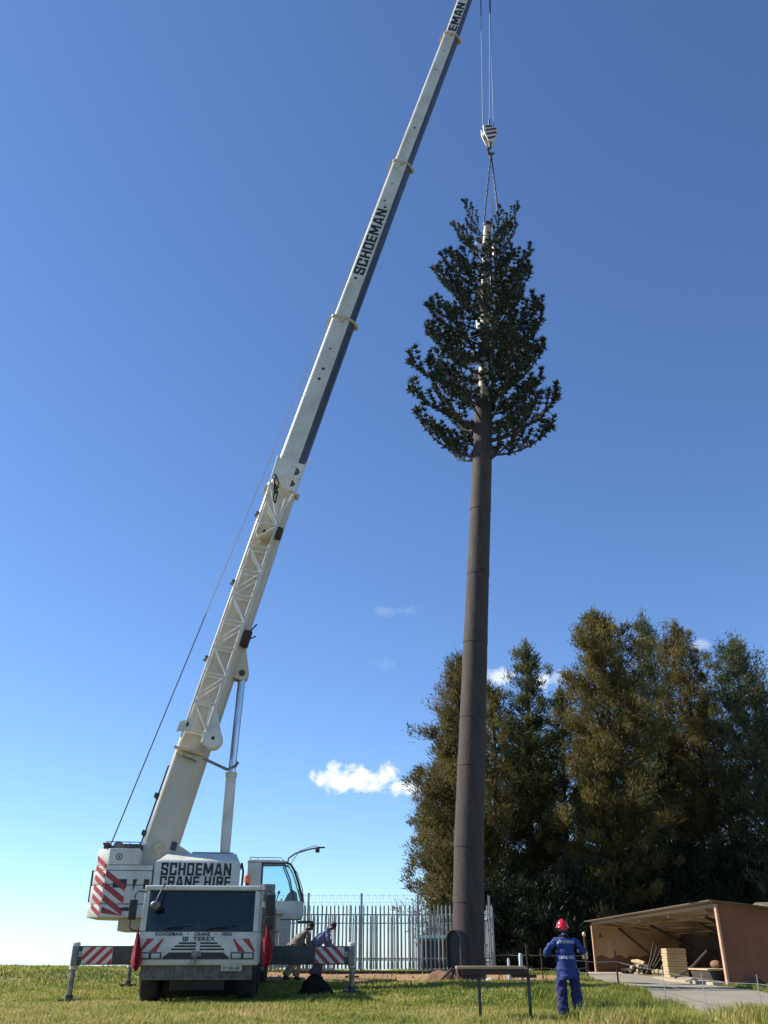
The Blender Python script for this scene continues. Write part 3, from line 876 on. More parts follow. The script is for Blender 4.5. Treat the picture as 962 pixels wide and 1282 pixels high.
# winch and clutter on the tail
m = sm().tube([(-3.3, -.8, 4.2), (-3.3, .8, 4.2)], .12, 18)
m.tube([(-3.3, -.85, 4.2), (-3.3, -.78, 4.2)], .17, 20); m.tube([(-3.3, .78, 4.2), (-3.3, .85, 4.2)], .17, 20)
m.obj('hoist_winch', M['steel'], crane)
m = sm().box(-3.1, -2.55, -1.2, -.3, 4.11, 4.26); m.box(-3.7, -3.45, -1.2, -.9, 4.11, 4.22); m.box(-2.9, -2.62, -.25, .6, 4.11, 4.34)
m.obj('winch_cover', M['char'], crane, bevel=.02)
m = sm()
for x_ in (-3.6, -3.3, -2.9, -2.6): m.tube([(x_, -1.3, 4.10), (x_, -1.3, 4.30)], .014, 5)
m.tube([(-3.62, -1.3, 4.30), (-2.58, -1.3, 4.30)], .014, 5)
m.obj('tail_handrail', M['char'], crane)
sm().box(-3.72, -3.5, -1.3, -1.16, 4.21, 4.28).obj('warning_lamp', M['red'], crane, bevel=.03)
# lettered hydraulic housing
hs = sm().add([(-2.06, -1.42, 2.38), (.56, -1.42, 2.38), (.56, -.75, 2.38), (-2.06, -.75, 2.38), (-2.06, -1.42, 3.73), (.56, -1.42, 3.73), (.56, -.75, 3.73), (-2.06, -.75, 3.73),
               (-1.92, -1.38, 3.80), (.46, -1.38, 3.80), (.40, -.75, 4.06), (-1.72, -.75, 4.06)],
              [(0, 3, 2, 1), (0, 1, 5, 4), (1, 2, 6, 5), (2, 3, 7, 6), (3, 0, 4, 7), (4, 5, 9, 8), (5, 6, 10, 9), (6, 7, 11, 10), (7, 4, 8, 11), (8, 9, 10, 11)]).obj('hydraulic_housing', M['white'], crane, bevel=.025)
def sfm(x, z, y=-1.424): return SM @ frame((x, y, z), Vector((1, 0, 0)), Vector((0, 0, 1)), Vector((0, -1, 0)))
block_text('housing_lettering', 'SCHOEMAN', 2.14, .365, sfm(-.78, 3.525), M['ink'], hs)
block_text('housing_lettering', 'CRANE HIRE', 2.14, .315, sfm(-.78, 3.165), M['ink'], hs)
sm().box(-1.0, .3, -.7, -.2, 4.0, 4.10).obj('housing_lid', M['steel'], hs, bevel=.01)
sm().tube([(.62, -1.1, 2.4), (.66, -1.1, 3.5), (.60, -.9, 3.75), (.55, -.7, 3.6)], .035, 7).obj('hydraulic_hose', M['black'], crane)
sm().tube([(-2.2, -.95, 3.55), (-2.05, -1.0, 3.2), (-2.12, -1.1, 2.9)], .03, 7).obj('hydraulic_hose', M['black'], crane)
# --- operator's cab
oc = sm().box(.78, 1.24, .36, .42, 2.20, 3.90).obj('operator_cab', M['white'], crane, bevel=.012)
for y0, y1 in ((.36, .42), (1.30, 1.36)):
    if y0 > 1: sm().box(.78, 1.24, y0, y1, 2.20, 3.90).obj('rear_side_panel', M['white'], oc, bevel=.012)
    sm().prism([(1.242, 2.20), (2.66, 2.20), (2.70, 2.45), (2.66, 2.74), (1.242, 2.74)], y0, y1, 'y').obj('lower_side_panel', M['white'], oc, bevel=.012)
    yc = (y0 + y1) / 2
    sm().tube([(1.26, yc, 3.90), (2.02, yc, 3.91), (2.20, yc, 3.86), (2.33, yc, 3.68), (2.46, yc, 3.35), (2.58, yc, 3.0), (2.67, yc, 2.70)], .038, 8).obj('cab_pillar', M['char'], oc)
    sm().tube([(1.27, yc, 2.75), (1.27, yc, 3.86)], .03, 8).obj('cab_pillar', M['char'], oc)
    sm().tube([(1.98, yc, 3.86), (2.20, yc, 3.4), (2.36, yc, 2.76)], .022, 8).obj('door_frame', M['char'], oc)
    sm().prism([(1.27, 2.745), (2.64, 2.745), (2.56, 3.0), (2.44, 3.35), (2.31, 3.68), (2.18, 3.85), (1.27, 3.87)], yc - .006, yc + .006, 'y').obj('side_glass', M['glass_cab'], oc, smooth=False)
sm().box(.80, .86, .425, 1.295, 2.2, 3.90).obj('cab_rear_panel', M['white'], oc)
sm().box(.86, 2.62, .425, 1.295, 2.20, 2.27).obj('cab_floor', M['char'], oc)
sm().box(.76, 2.05, .34, 1.38, 3.91, 3.97).obj('cab_roof', M['white'], oc, bevel=.02)
fr = [(2.66, 2.28), (2.69, 2.5), (2.65, 2.74), (2.56, 3.0), (2.44, 3.35), (2.31, 3.68), (2.18, 3.85)]
m = sm()
m.add([(x_, y_, z_) for x_, z_ in fr for y_ in (.43, 1.29)], [(2 * i, 2 * i + 1, 2 * i + 3, 2 * i + 2) for i in range(len(fr) - 1)])
m.obj('front_glass', M['glass_cab'], oc)
m = sm().box(1.35, 1.8, .62, 1.12, 2.45, 2.58); m.hexa([(1.3, .64, 2.58), (1.42, .64, 2.58), (1.42, 1.1, 2.58), (1.3, 1.1, 2.58)], [(1.2, .68, 3.25), (1.3, .68, 3.25), (1.3, 1.06, 3.25), (1.2, 1.06, 3.25)])
m.box(1.18, 1.27, .76, .98, 3.27, 3.46); m.box(1.45, 1.7, .7, 1.0, 2.27, 2.45)
m.obj('operator_seat', M['seat'], oc, bevel=.03)
m = sm().prism([(2.05, 2.745), (2.5, 2.745), (2.45, 3.0), (2.3, 3.1), (2.15, 2.95)], .55, 1.2, 'y'); m.tube([(1.75, .55, 2.6), (1.85, .55, 2.95)], .02, 6); m.ball((1.86, .55, 3.0), .05, .05, .06)
m.obj('control_console', M['seat'], oc, bevel=.015)
m = sm()
for x_ in (.85, 1.1): m.tube([(x_, .40, 3.97), (x_, .40, 4.06)], .012, 5)
m.tube([(.82, .40, 4.06), (1.85, .40, 4.06), (2.0, .40, 3.96)], .012, 5); m.tube([(.82, 1.3, 4.06), (1.85, 1.3, 4.06), (2.0, 1.3, 3.96)], .012, 5)
m.obj('roof_rail', M['steel'], oc)
ar = sm().tube([(2.10, .45, 3.92), (2.12, .42, 4.05), (2.35, .3, 4.20), (2.75, .1, 4.30), (3.05, -.05, 4.35)], .028, 7)
ar.tube([(2.45, .25, 4.26), (2.8, .08, 4.38), (3.02, -.03, 4.42), (3.05, -.05, 4.33)], .012, 5); ar.tube([(2.2, .4, 3.88), (2.42, .3, 4.19)], .012, 5)
ar = ar.obj('mirror_boom', M['char'], oc)
m = sm().box(2.98, 3.12, -.14, .02, 4.20, 4.33); m.box(3.05, 3.3, -.1, -.05, 4.33, 4.38)
m.obj('work_lamp', M['char'], ar, bevel=.015)
sm().tube([(2.2, .34, 3.84), (2.42, .33, 3.6), (2.62, .33, 3.1), (2.72, .33, 2.5), (2.70, .33, 2.15)], .015, 6).obj('grab_rail', M['steel'], oc)
sm().box(2.5, 3.0, .3, 1.3, 2.10, 2.15).obj('cab_step', M['char'], oc)

# --- boom
BV = [(200, 1066), (353.5, 616), (430.5, 405), (503.5, 210), (565, 49), (601, -52)]
BYs = [29.95, 30.35, 30.55, 30.75, 30.9, 31.0]
BP = [P(u, v, y) for (u, v), y in zip(BV, BYs)]
def seg_frame(i):
    d = (BP[i + 1] - BP[i]); L = d.length; d = d / L
    h = Vector((d.x, d.y, 0)).normalized(); side = Vector((h.y, -h.x, 0)); n = side.cross(d)
    return frame(BP[i], d, n, side), L
def boom_prof(w, h, thr):
    """(n, s) ring, top corners rounded, bottom a deep U"""
    r = .16; pts = []
    for a in range(0, 91, 30): pts.append((h / 2 - r + r * math.cos(R(90 - a)) if False else h / 2 - r + r * math.sin(R(90 - a)), w / 2 - r + r * math.cos(R(90 - a))))
    y0 = -h * .10
    pts.append((-h * thr, w / 2)) if thr < .10 else None
    k = 9
    for i in range(k + 1):
        a = math.pi * i / k
        pts.append((y0 - (h / 2 + y0) * math.sin(a) ** .85 if 0 < i < k else y0, w / 2 * math.cos(a)))
    for a in range(0, 91, 30): pts.append((h / 2 - r + r * math.sin(R(a)), -(w / 2 - r + r * math.cos(R(a)))))
    return pts
HS = [(1.00, 1.12), (.86, 1.06), (.78, .97), (.70, .88), (.62, .80)]
SEG = []
for i in range(5):
    F4, L = seg_frame(i); w, h = HS[i]
    pr = boom_prof(w, h, .1); n = len(pr)
    x0 = -.75 if i == 0 else -.8
    m = MB(F4)
    vs = [(x0, p[0], p[1]) for p in pr] + [(L, p[0], p[1]) for p in pr]
    fs, mis = [], []
    m.add(vs, [tuple(range(n))[::-1], tuple(range(n, 2 * n))], 0)
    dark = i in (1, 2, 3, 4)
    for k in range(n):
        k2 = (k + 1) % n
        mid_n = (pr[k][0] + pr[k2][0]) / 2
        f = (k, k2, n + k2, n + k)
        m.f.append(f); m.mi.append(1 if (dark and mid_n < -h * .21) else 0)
    b = m.obj('boom_section', [M['base_shaded'] if i == 0 else M['boom'], M['under']], crane, angle=50)
    SEG.append((F4, L, w, h, b))
    # collar at the section's head
    m = MB(F4)
    for (ra, rb, xa, xb) in ((1.07, 1.07, L - .10, L + .02),):
        pr2 = boom_prof(w * 1.10, h * 1.09, .1); q = len(pr2)
        vs = [(xa, p[0], p[1]) for p in pr2] + [(xb, p[0], p[1]) for p in pr2]
        m.add(vs, [tuple(range(q))[::-1], tuple(range(q, 2 * q))] + [(k, (k + 1) % q, q + (k + 1) % q, q + k) for k in range(q)])
    m.box(L - .32, L + .05, h / 2 + .04, h / 2 + .15, -.12, .12); m.box(L - .12, L + .05, -h / 2 - .14, -h / 2 - .03, -.14, .14)
    if i: m.box(L - .3, L - .02, -.05, .06, w / 2 - .02, w / 2 + .09)
    m.obj('boom_collar', M['tan'], b, bevel=.02)
def seg_t(i, u, v):
    F4, L, w, h, b = SEG[i]
    Yv = BYs[i] + (BYs[i + 1] - BYs[i]) * (BV[i][1] - v) / (BV[i][1] - BV[i + 1][1])
    return (F4.inverted() @ P(u, v, Yv)).x
# base-section trim
F4, L, w, h, b0 = SEG[0]
MB(F4).box(.1, .35, -h / 2 + .02, -h / 2 + .2, w / 2 - .03, w / 2 + .06).obj('boom_lug', M['char'], b0)
for (u, v) in ((262, 829), (295, 735), (327, 651)):
    t = seg_t(0, u, v)
    m = MB(F4).box(t - .04, t + .04, h / 2 - .12, h / 2 + .07, -w / 2 - .03, w / 2 + .05); m.box(t - .15, t - .10, h / 2 + .0, h / 2 + .1, w / 2 - .1, w / 2 + .04)
    m.obj('rope_guide', M['under_panel'], b0)
t = seg_t(0, 192, 1012)
m = MB(F4)
m.tube([(t - 1.6, h / 2 + .06, .2), (t + 1.4, h / 2 + .06, .2)], .03, 6); m.tube([(t - 1.7, h / 2 + .10, -.05), (t + .8, h / 2 + .10, -.05)], .022, 6); m.box(t + .3, t + .45, h / 2 + .0, h / 2 + .16, -.1, .35); m.box(t - .9, t - .75, h / 2 + .0, h / 2 + .14, -.1, .35)
m.obj('boom_hose_run', M['char'], b0)
# dark square openings and flush discs on the boom faces
def boom_spot(i, u, v, sz, n_off, mat=M['black'], round_=False, name='boom_inspection_hole'):
    F4, L, w, h, b = SEG[i]; t = seg_t(i, u, v)
    m = MB(F4)
    if round_: m.tube([(t, n_off, w / 2 - .01), (t, n_off, w / 2 + .006)], sz, 12)
    else: m.box(t - sz, t + sz, n_off - sz, n_off + sz, w / 2 - .01, w / 2 + .006)
    m.obj(name, mat, b)
boom_spot(1, 360, 589, .075, .10); boom_spot(1, 403, 469, .06, .08); boom_spot(1, 400, 482, .07, .10, round_=True)
boom_spot(2, 446, 356, .06, .14); boom_spot(2, 481, 267, .075, .02, round_=True); boom_spot(2, 480, 259, .05, .16)
boom_spot(3, 516, 167, .055, .05); boom_spot(2, 489, 238, .04, .1, M['inkworn']); boom_spot(3, 548, 95, .04, .1, M['inkworn'])
boom_spot(1, 411, 444, .04, .1, M['inkworn']); boom_spot(3, 553, 71, .04, .06, M['inkworn'])
# boom lettering
F4, L, w, h, b = SEG[2]
ta, tb = seg_t(2, 449, 351), seg_t(2, 478, 270)
block_text('boom_lettering', 'SCHOEMAN', tb - ta, .50, F4 @ Matrix.Translation(((ta + tb) / 2, .10, w / 2 + .004)), M['ink'], b)
F4, L, w, h, b = SEG[4]
ta, tb = .30, seg_t(4, 581, 11)
block_text('boom_lettering', 'EMAN', tb - ta, .46, F4 @ Matrix.Translation(((ta + tb) / 2, .06, w / 2 + .004)), M['ink'], b)
# boom head
m = MB(F4).box(L - .1, L + .7, -.35, .32, -.28, .28); m.prism([(L - .2, -.3), (L + .9, -.75), (L + 1.0, -.45), (L + .3, .3)], -.3, -.24, 'z'); m.prism([(L - .2, -.3), (L + .9, -.75), (L + 1.0, -.45), (L + .3, .3)], .24, .3, 'z')
bh = m.obj('boom_head', M['boom'], crane, bevel=.02)
MB(F4).tube([(L + .75, -.6, -.2), (L + .75, -.6, .2)], .28, 20).obj('head_sheave', M['char'], bh)
MB(F4).tube([(L + .3, .42, -.15), (L + .3, .42, .15)], .22, 20).obj('head_sheave', M['char'], bh)
# lift cylinder
lug = P(304, 836, 30.15)
cy0, cy1, cy2 = P(281, 1072, 30.3), P(290, 968, 30.25), P(303.5, 845, 30.2)
cyl = MB().tube([cy0, cy1], .175, 20); cyl.tube([cy1 - (cy1 - cy0).normalized() * .12, cy1 + (cy1 - cy0).normalized() * .02], .20, 20)
cyl = cyl.obj('lift_cylinder', M['white'], crane)
MB().tube([cy1, cy2], .13, 20).obj('cylinder_rod', M['chrome'], crane)
F4, L, w, h, b0 = SEG[0]
tl = (F4.inverted() @ cy2).x; nl = (F4.inverted() @ cy2).y
for z_ in (-.22, .22):
    MB(F4).prism([(tl - .25, nl - .05), (tl - .1, nl - .22), (tl + .15, nl - .2), (tl + 1.3, -h / 2 + .1), (tl + 1.1, -h / 2 + .3), (tl - .2, -h / 2 + .3)], z_ - .04, z_ + .04, 'z').obj('cylinder_lug', M['cream'], b0, bevel=.02)
MB(F4).tube([(tl, nl, -.3), (tl, nl, .32)], .11, 16).obj('lug_pin', M['char'], b0)
m = MB(F4).box(tl + .9, tl + 1.5, -h / 2 - .12, -h / 2 + .15, w / 2 - .2, w / 2 + .05); m.tube([(tl + 1.5, -h / 2 - .05, w / 2), (tl + 1.8, -h / 2 - .2, w / 2 + .05)], .03, 6); m.tube([(tl + 1.2, -h / 2 - .1, w / 2), (tl + 1.35, -h / 2 - .3, w / 2 + .05)], .025, 6)
m.obj('jib_lock', M['rust'], b0)
# --- lattice jib stowed on the near side of the base section
sj0, sj1 = w / 2 + .12, w / 2 + .62
tj0, tj1 = seg_t(0, 247, 925), seg_t(0, 344, 644)
def jn(t):     # chord offsets from the boom axis
    k = (t - tj0) / (tj1 - tj0)
    return .40 - .03 * k, -.33 - .02 * k
jib = MB(F4)
for k_, s_ in ((0, sj0), (1, sj0), (0, sj1), (1, sj1)):
    jib.tube([(tj0 - .3, jn(tj0)[k_], s_), (tj1 + .2, jn(tj1)[k_], s_)], .036, 8)
jib = jib.obj('lattice_jib', M['boom'], crane)
NP = 9
for q in range(NP):
    t0, t1 = tj0 + (tj1 - tj0) * q / NP, tj0 + (tj1 - tj0) * (q + 1) / NP
    for s_ in (sj0, sj1):
        a0, b0_ = jn(t0); a1, b1_ = jn(t1)
        MB(F4).tube([(t0 + .12, b0_, s_), (t1, a1, s_)] if q % 2 == 0 else [(t0 + .12, a0, s_), (t1, b1_, s_)], .028, 6).obj('lattice_brace', M['jibp'], jib)
        MB(F4).tube([(t0, a0, s_), (t0 + .05, b0_, s_)], .026, 6).obj('lattice_brace', M['jibp'], jib)
    for k_ in (0, 1):
        MB(F4).tube([(t0, jn(t0)[k_], sj0), (t1, jn(t1)[k_], sj1)], .016, 6).obj('lattice_brace', M['jibp'], jib)
# jib foot plates and pin discs
td = seg_t(0, 266, 932)
m = MB(F4).tube([(td, -.60, sj0 + .02), (td, -.60, sj1 + .02)], .33, 28); m.prism([(td - .35, -.62), (td + .05, -.92), (td + 1.0, -.42), (td + 1.0, -.2), (td - .2, -.25)], sj0 + .06, sj1 - .02, 'z')
m.obj('jib_pin_plate', M['white'], jib, bevel=.015)
MB(F4).tube([(td, -.62, sj1), (td, -.62, sj1 + .035)], .06, 12).obj('jib_pin', M['black'], jib)
m = MB(F4).prism([(td - .1, .62), (td + .25, .62), (td + .55, .15), (td + .1, .12)], sj1 - .08, sj1, 'z')
m.obj('jib_pin_plate', M['white'], jib, bevel=.015)
MB(F4).tube([(td + .22, .36, sj1 - .02), (td + .22, .36, sj1 + .025)], .07, 12).obj('jib_pin', M['black'], jib)
m = MB(F4).box(td - .55, td - .47, -h / 2 + .1, h / 2 + .02, w / 2 + .01, w / 2 + .22); m.box(td - .72, td - .66, -.1, .45, w / 2 + .01, w / 2 + .2)
m.obj('jib_bracket', M['tan'], jib, bevel=.01)
m = MB(F4).tube([(td - .62, -.45, w / 2 + .1), (td - .78, -1.35, w / 2 + .2), (td - .60, -1.58, w / 2 + .2), (td - .45, -1.62, w / 2 + .2)], .05, 7); m.tube([(td - .72, .2, w / 2 + .2), (td - .80, -.3, w / 2 + .2)], .03, 6)
m.obj('jib_stay_arm', M['steel'], jib)
# jib sheave and head frame
ts = seg_t(0, 334, 680)
m = MB(F4).tube([(ts, .02, sj0 + .1), (ts, .02, sj1 - .12)], .30, 24)
m.obj('jib_sheave', M['tan'], jib, bevel=.015)
MB(F4).tube([(ts, .02, sj1 - .14), (ts, .02, sj1 - .09)], .06, 12).obj('jib_pin', M['black'], jib)
MB(F4).box(ts - .05, ts + .35, -.62, -.40, sj0, sj1 - .1).obj('jib_stop', M['rust'], jib, bevel=.03)
# head plate with two lightening holes (ring strips round each hole)
def holed_plate(m, x0, x1, n0, n1, z0, z1, holes, ns=20):
    """rectangular panel in cells, each cell holding one rounded hole"""
    for (cx_, cn_, rx_, rn_, bx0, bx1, bn0, bn1) in holes:
        outer, inner = [], []
        for k in range(ns):
            a = 2 * math.pi * k / ns
            ca, sa = math.cos(a), math.sin(a)
            inner.append((cx_ + rx_ * ca, cn_ + rn_ * sa))
            hx_, hn_ = (bx1 - cx_ if ca > 0 else cx_ - bx0), (bn1 - cn_ if sa > 0 else cn_ - bn0)
            sc = min(hx_ / abs(ca) if abs(ca) > 1e-6 else 1e9, hn_ / abs(sa) if abs(sa) > 1e-6 else 1e9)
            outer.append((cx_ + sc * ca, cn_ + sc * sa))
        vs = [(p[0], p[1], z) for z in (z0, z1) for ring in (outer, inner) for p in ring]
        fs = []
        for k in range(ns):
            k2 = (k + 1) % ns
            fs += [(k, k2, ns + k2, ns + k), (2 * ns + k, 3 * ns + k, 3 * ns + k2, 2 * ns + k2), (ns + k, ns + k2, 3 * ns + k2, 3 * ns + k), (k, 2 * ns + k, 2 * ns + k2, k2)]
        m.add(vs, fs)
th = seg_t(0, 360, 628)
m = MB(F4)
holed_plate(m, 0, 0, 0, 0, sj1 - .06, sj1, [(th + .28, -.34, .17, .19, th - .04, th + .52, -.66, -.06), (th + .84, -.34, .2, .22, th + .52, th + 1.22, -.70, -.06)])
m.prism([(th + .45, -.06), (th + 1.22, -.06), (th + 1.22, .46), (th + .2, .46)], sj1 - .06, sj1, 'z')
m.obj('jib_head_plate', M['jibp'], jib)
for pts_, r_ in (([(tj1 + .1, .38, sj1), (th + 1.3, .46, sj1)], .036), ([(tj1 - .6, -.34, sj1), (th - .02, -.62, sj1)], .036), ([(tj1 - .6, -.3, sj1), (th + .45, .40, sj1 - .03)], .03),
                 ([(tj1 - .75, -.3, sj1), (th + .1, .44, sj1 - .03)], .03), ([(th + 1.2, -.66, sj1), (th + 1.36, -.80, sj1 + .1), (th + 1.42, -.95, sj1 + .1)], .025), ([(th + 1.2, .4, sj1), (th + 1.42, .22, sj1 + .05)], .02)):
    MB(F4).tube(pts_, r_, 8).obj('jib_head_strut', M['jibp'], jib)
m = MB(F4)
for o_ in (0, .14):
    m.tube([(th + .45 - o_ * 3, .33 - o_, sj1 + .03), (th + .1 - o_ * 3, .08 - o_ * .6, sj1 + .05), (th - .35 - o_ * 3, .05 - o_ * .6, sj1 + .05), (th - .25 - o_ * 3, .16 - o_ * .6, sj1 + .05), (th + .25 - o_ * 3, .28 - o_, sj1 + .05)], .03, 6)
m.obj('lashing_strap', M['ink'], jib)
# --- hoist rope
r0, r1 = SM @ Vector((-3.45, -.35, 4.42)), P(548.5, 66, 30.8)
r0 = P(137.5, 1061, 29.6)
rtop = SEG[4][0] @ Vector((SEG[4][1] + .3, .64, 0))
MB().tube([r0, P(258, 769, 30.0)], .022, 6).obj('hoist_rope', M['rope_dark'], crane)  # lower run, darker than the upper one
MB().tube([P(258, 769, 30.0), P(420, 378, 30.5), r1, rtop], .018, 6).obj('hoist_rope', M['rope'], crane)
for (ua, ub) in ((602.5, 604.8), (613.5, 613.0), (614.2, 618.3)):
    MB().tube([P(ua - .6, -45, 31.0), P(ua, 20 if ua < 603 else 16, 31.0)], .028, 6).obj('hoist_fall_rope', M['rope_dark'], crane)
    MB().tube([P(ua, 20 if ua < 603 else 16, 31.0), P(ub, 161, 31.0)], .017, 6).obj('hoist_fall_rope', M['rope'], crane)
MB().tube([P(612.8, 150, 31.0), P(612.6, 160, 31.0)], .05, 8).obj('rope_socket', M['char'], crane)

# ------------------------------------------------------------------ hook block, slings, flags
hp = P(612.5, 170, 31.0)
hb = thing('hook_block', hp - Vector((0, 0, 1.1)), 'white hook block with dark maroon diagonal stripes hanging above the mast', 'hook block')
HMx = Matrix.Translation(hp) @ Matrix.Rotation(R(14), 4, 'Z')
out = [(-.37, .50), (-.28, .58), (.36, .54), (.42, .40), (.40, .0), (.19, -.62), (-.14, -.62), (-.36, .05)]
for y_ in (-.19, .13):
    ck = MB(HMx).prism(out, y_, y_ + .06, 'y').obj('cheek_plate', M['stripew'], hb, bevel=.015)
for k in range(4):
    z_ = -.42 + k * .28
    pl = [(-.24 + (.10 if k == 0 else 0), z_ - .08), (-.24 + (.10 if k == 0 else 0), z_ + .06), (.34 if k < 3 else .1, z_ + .36 if k < 3 else z_ + .18), (.37 if k < 3 else .2, z_ + .22 if k < 3 else z_ + .1)]
    if k == 0: pl = [(-.10, -.50), (-.18, -.36), (.30, -.12), (.24, -.28)]
    MB(HMx).prism(pl, -.197, -.188, 'y').obj('painted_stripe', M['maroon'], hb)
MB(HMx).tube([(0, -.125, .12), (0, .125, .12)], .33, 22).obj('sheave', M['steel'], hb)
m = MB(HMx).tube([(0, -.03, -.58), (0, -.03, -.95)], .075, 10)
m.tube([(0, -.03, -.95), (-.12, -.03, -1.05), (-.17, -.03, -1.2), (-.1, -.03, -1.35), (.03, -.03, -1.4), (.16, -.03, -1.32), (.2, -.03, -1.18)], [.07, .075, .085, .085, .08, .06, .03], 9)
m.obj('hook', M['sling'], hb)
hk = HMx @ Vector((0.02, -.03, -1.33))
for (u, v, lab) in ((606.5, 276, 'thin dark lifting sling on the left from hook to mast top'), (624.5, 272, 'thin dark lifting sling on the right from hook to mast top')):
    e = P(u, v, 30.95)
    n = 22
    m = MB(); pts = [hk + (e - hk) * (i / n) for i in range(n + 1)]
    m.tube([p + Vector((.012 * (-1) ** i, 0, 0)) for i, p in enumerate(pts)], .035, 6)
    setp(m.obj('lifting_sling', M['sling'], None), lab, 'sling', 'slings holding the mast')

def flag(pts, label):
    """hanging cloth: rows of (u, v) left/right edge at depth Y, folded"""
    vs, fs = [], []
    Yf = 24.25
    rows = len(pts); nc = 7
    for i, (ul, ur, v) in enumerate(pts):
        for j in range(nc):
            k = j / (nc - 1)
            p = P(ul + (ur - ul) * k, v, Yf + .06 * math.sin(k * 9 + i * .5) * min(1, i / 2))
            vs.append(p)
    base = len(vs)
    vs += [p + Vector((0, .012, 0)) for p in vs]
    for i in range(rows - 1):
        for j in range(nc - 1):
            o = i * nc + j
            fs.append((o, o + 1, o + nc + 1, o + nc)); fs.append((base + o, base + o + nc, base + o + nc + 1, base + o + 1))
    rim = [i * nc for i in range(rows)] + [(rows - 1) * nc + j for j in range(1, nc)] + [i * nc + nc - 1 for i in range(rows - 2, -1, -1)] + [j for j in range(nc - 2, 0, -1)]
    for a, b in zip(rim, rim[1:] + rim[:1]): fs.append((a, b, base + b, base + a))
    o = MB().add(vs, fs).obj('red_flag', M['flag'], None, angle=60)
    return setp(o, label, 'flag', 'red warning flags on the cab mirrors')
flag([(172.2, 173.5, 1162), (170.5, 175, 1172), (168, 176, 1183), (165.5, 177, 1194), (163.5, 177.5, 1204), (165, 175, 1210), (168.5, 171, 1216)], 'red cloth flag hanging beside the cab mirror nearest the counterweight')
flag([(333, 335, 1158), (331, 337.5, 1168), (328, 340, 1178), (326, 341.5, 1189), (327, 341, 1199), (329, 338, 1207), (330, 334, 1212)], 'dull red cloth flag hanging beside the twin black mirrors')

# ------------------------------------------------------------------ disguised mast
axis_uv = [(586.5, 1226), (586.5, 1200), (587.2, 1060), (595.6, 800), (604, 576), (606.5, 420), (609.5, 300), (610.5, 284)]
mast_base = P(586.5, 1226, 31.8)
mast_top_z = P(610.5, 284, 31.3).z
def axis_pt(u, v):
    Yv = 31.8 - .5 * (1226 - v) / (1226 - 284)
    return P(u, v, Yv)
AX = [axis_pt(u, v) for u, v in axis_uv]
def mast_at(z):
    for a, b in zip(AX[:-1], AX[1:]):
        if z <= b.z: 
            k = (z - a.z) / (b.z - a.z); return a + (b - a) * k
    return AX[-1]
def mast_r(z):
    return float(np.interp(z, [0, 7, 13, 19.5, 22.5, 23.2, 33], [.54, .50, .45, .41, .385, .23, .20]))
def z_of(v): return P(600, v, 31.2).z
mast = thing('disguised_mast', mast_base, 'tall brown mast disguised as a pine tree, lifted by the crane', 'mast')
seams = [AX[0].z + .02] + [z_of(v) for v in (1127, 1057, 955, 894, 800, 715, 634)] + [22.9]
for i in range(len(seams) - 1):
    z0, z1 = seams[i], seams[i + 1]
    n = 7
    zs = [z0 + (z1 - z0) * k / (n - 1) for k in range(n)]
    pts = [mast_at(z) for z in zs]; rs = [mast_r(z) for z in zs]
    # each length slips a little over the one below
    pts = [pts[0] - (pts[1] - pts[0]).normalized() * .06] + pts; rs = [rs[0] + .010] + [rs[0] + .010] + rs[1:]
    rs[-1] -= .006
    m = MB()
    pts2, rs2 = [], []
    for p, r_ in zip(pts, rs): pts2.append(p); rs2.append(r_)
    m.tube(pts2, rs2, 40)
    m.obj('pole_section', M['bark_pole'], mast, angle=45)
zs = [22.7 + (mast_top_z - 22.7) * k / 5 for k in range(6)]
MB().tube([mast_at(z) for z in zs], [mast_r(z + .6) for z in zs], 20).obj('upper_mast', M['mast'], mast)
for k in range(7):
    z = 24.0 + k * 1.25
    p = mast_at(z)
    m = MB().tube([p - Vector((0, 0, .25)), p + Vector((0, 0, .25))], .26, 18)
    m.obj('antenna_bracket', M['dark_mast'], mast)
    for q in range(2):
        a = R(150 + 130 * q + k * 40)
        o_ = Vector((math.cos(a) * .46, math.sin(a) * .46, .1))
        m = MB(Matrix.Translation(p + o_) @ Matrix.Rotation(a, 4, 'Z')).box(-.05, .05, -.1, .1, -.5, .5); m.box(-.28, -.05, -.03, .03, -.05, .05)
        m.obj('antenna_panel', M['dark_mast'] if k % 2 else M['cabinet'], mast, bevel=.02)
MB().tube([AX[-1], AX[-1] + Vector((0, 0, .18)), AX[-1] + Vector((0, 0, .3))], [.24, .24, .08], 18).obj('mast_cap', M['dark_mast'], mast)
MB().tube([P(617, 290, 30.9), P(616.8, 248, 30.9)], .03, 6).obj('lightning_rod', M['mast'], mast)
# oval access hatch standing open on the left of the foot
hc = P(572, 1191, 31.25)
hd = Vector((-.52, -.85, 0)).normalized(); hr = Vector((-hd.y, hd.x, 0)); hu = Vector((0, 0, 1))
def oval(rx, rz, off, n=28):
    return [hc + hr * (rx * math.copysign(abs(math.cos(a)) ** 1.0, math.cos(a))) + hu * ((rz - rx) * (1 if math.sin(a) > 0 else -1) * (0 if abs(math.sin(a)) < 1e-6 else 1) + rx * math.sin(a)) + hd * off for a in [2 * math.pi * (i + .5) / n for i in range(n)]]
m = MB(); n = 28
o1, o2, i1, i2 = oval(.28, .64, .0), oval(.28, .64, .18), oval(.235, .595, .18), oval(.235, .595, .07)
rings = [oval(.28, .64, -.35), o2, i1, i2]
vs = [p for rg in rings for p in rg]
fs = [(r_ * n + k, r_ * n + (k + 1) % n, (r_ + 1) * n + (k + 1) % n, (r_ + 1) * n + k) for r_ in range(3) for k in range(n)]
m.add(vs, fs); m.add(i2, [tuple(range(n))])
m.obj('access_hatch', M['hatch'], mast, angle=30)
rimm = MB(); rp_ = oval(.258, .618, .185); rimm.tube(rp_ + rp_[:1], .022, 6)
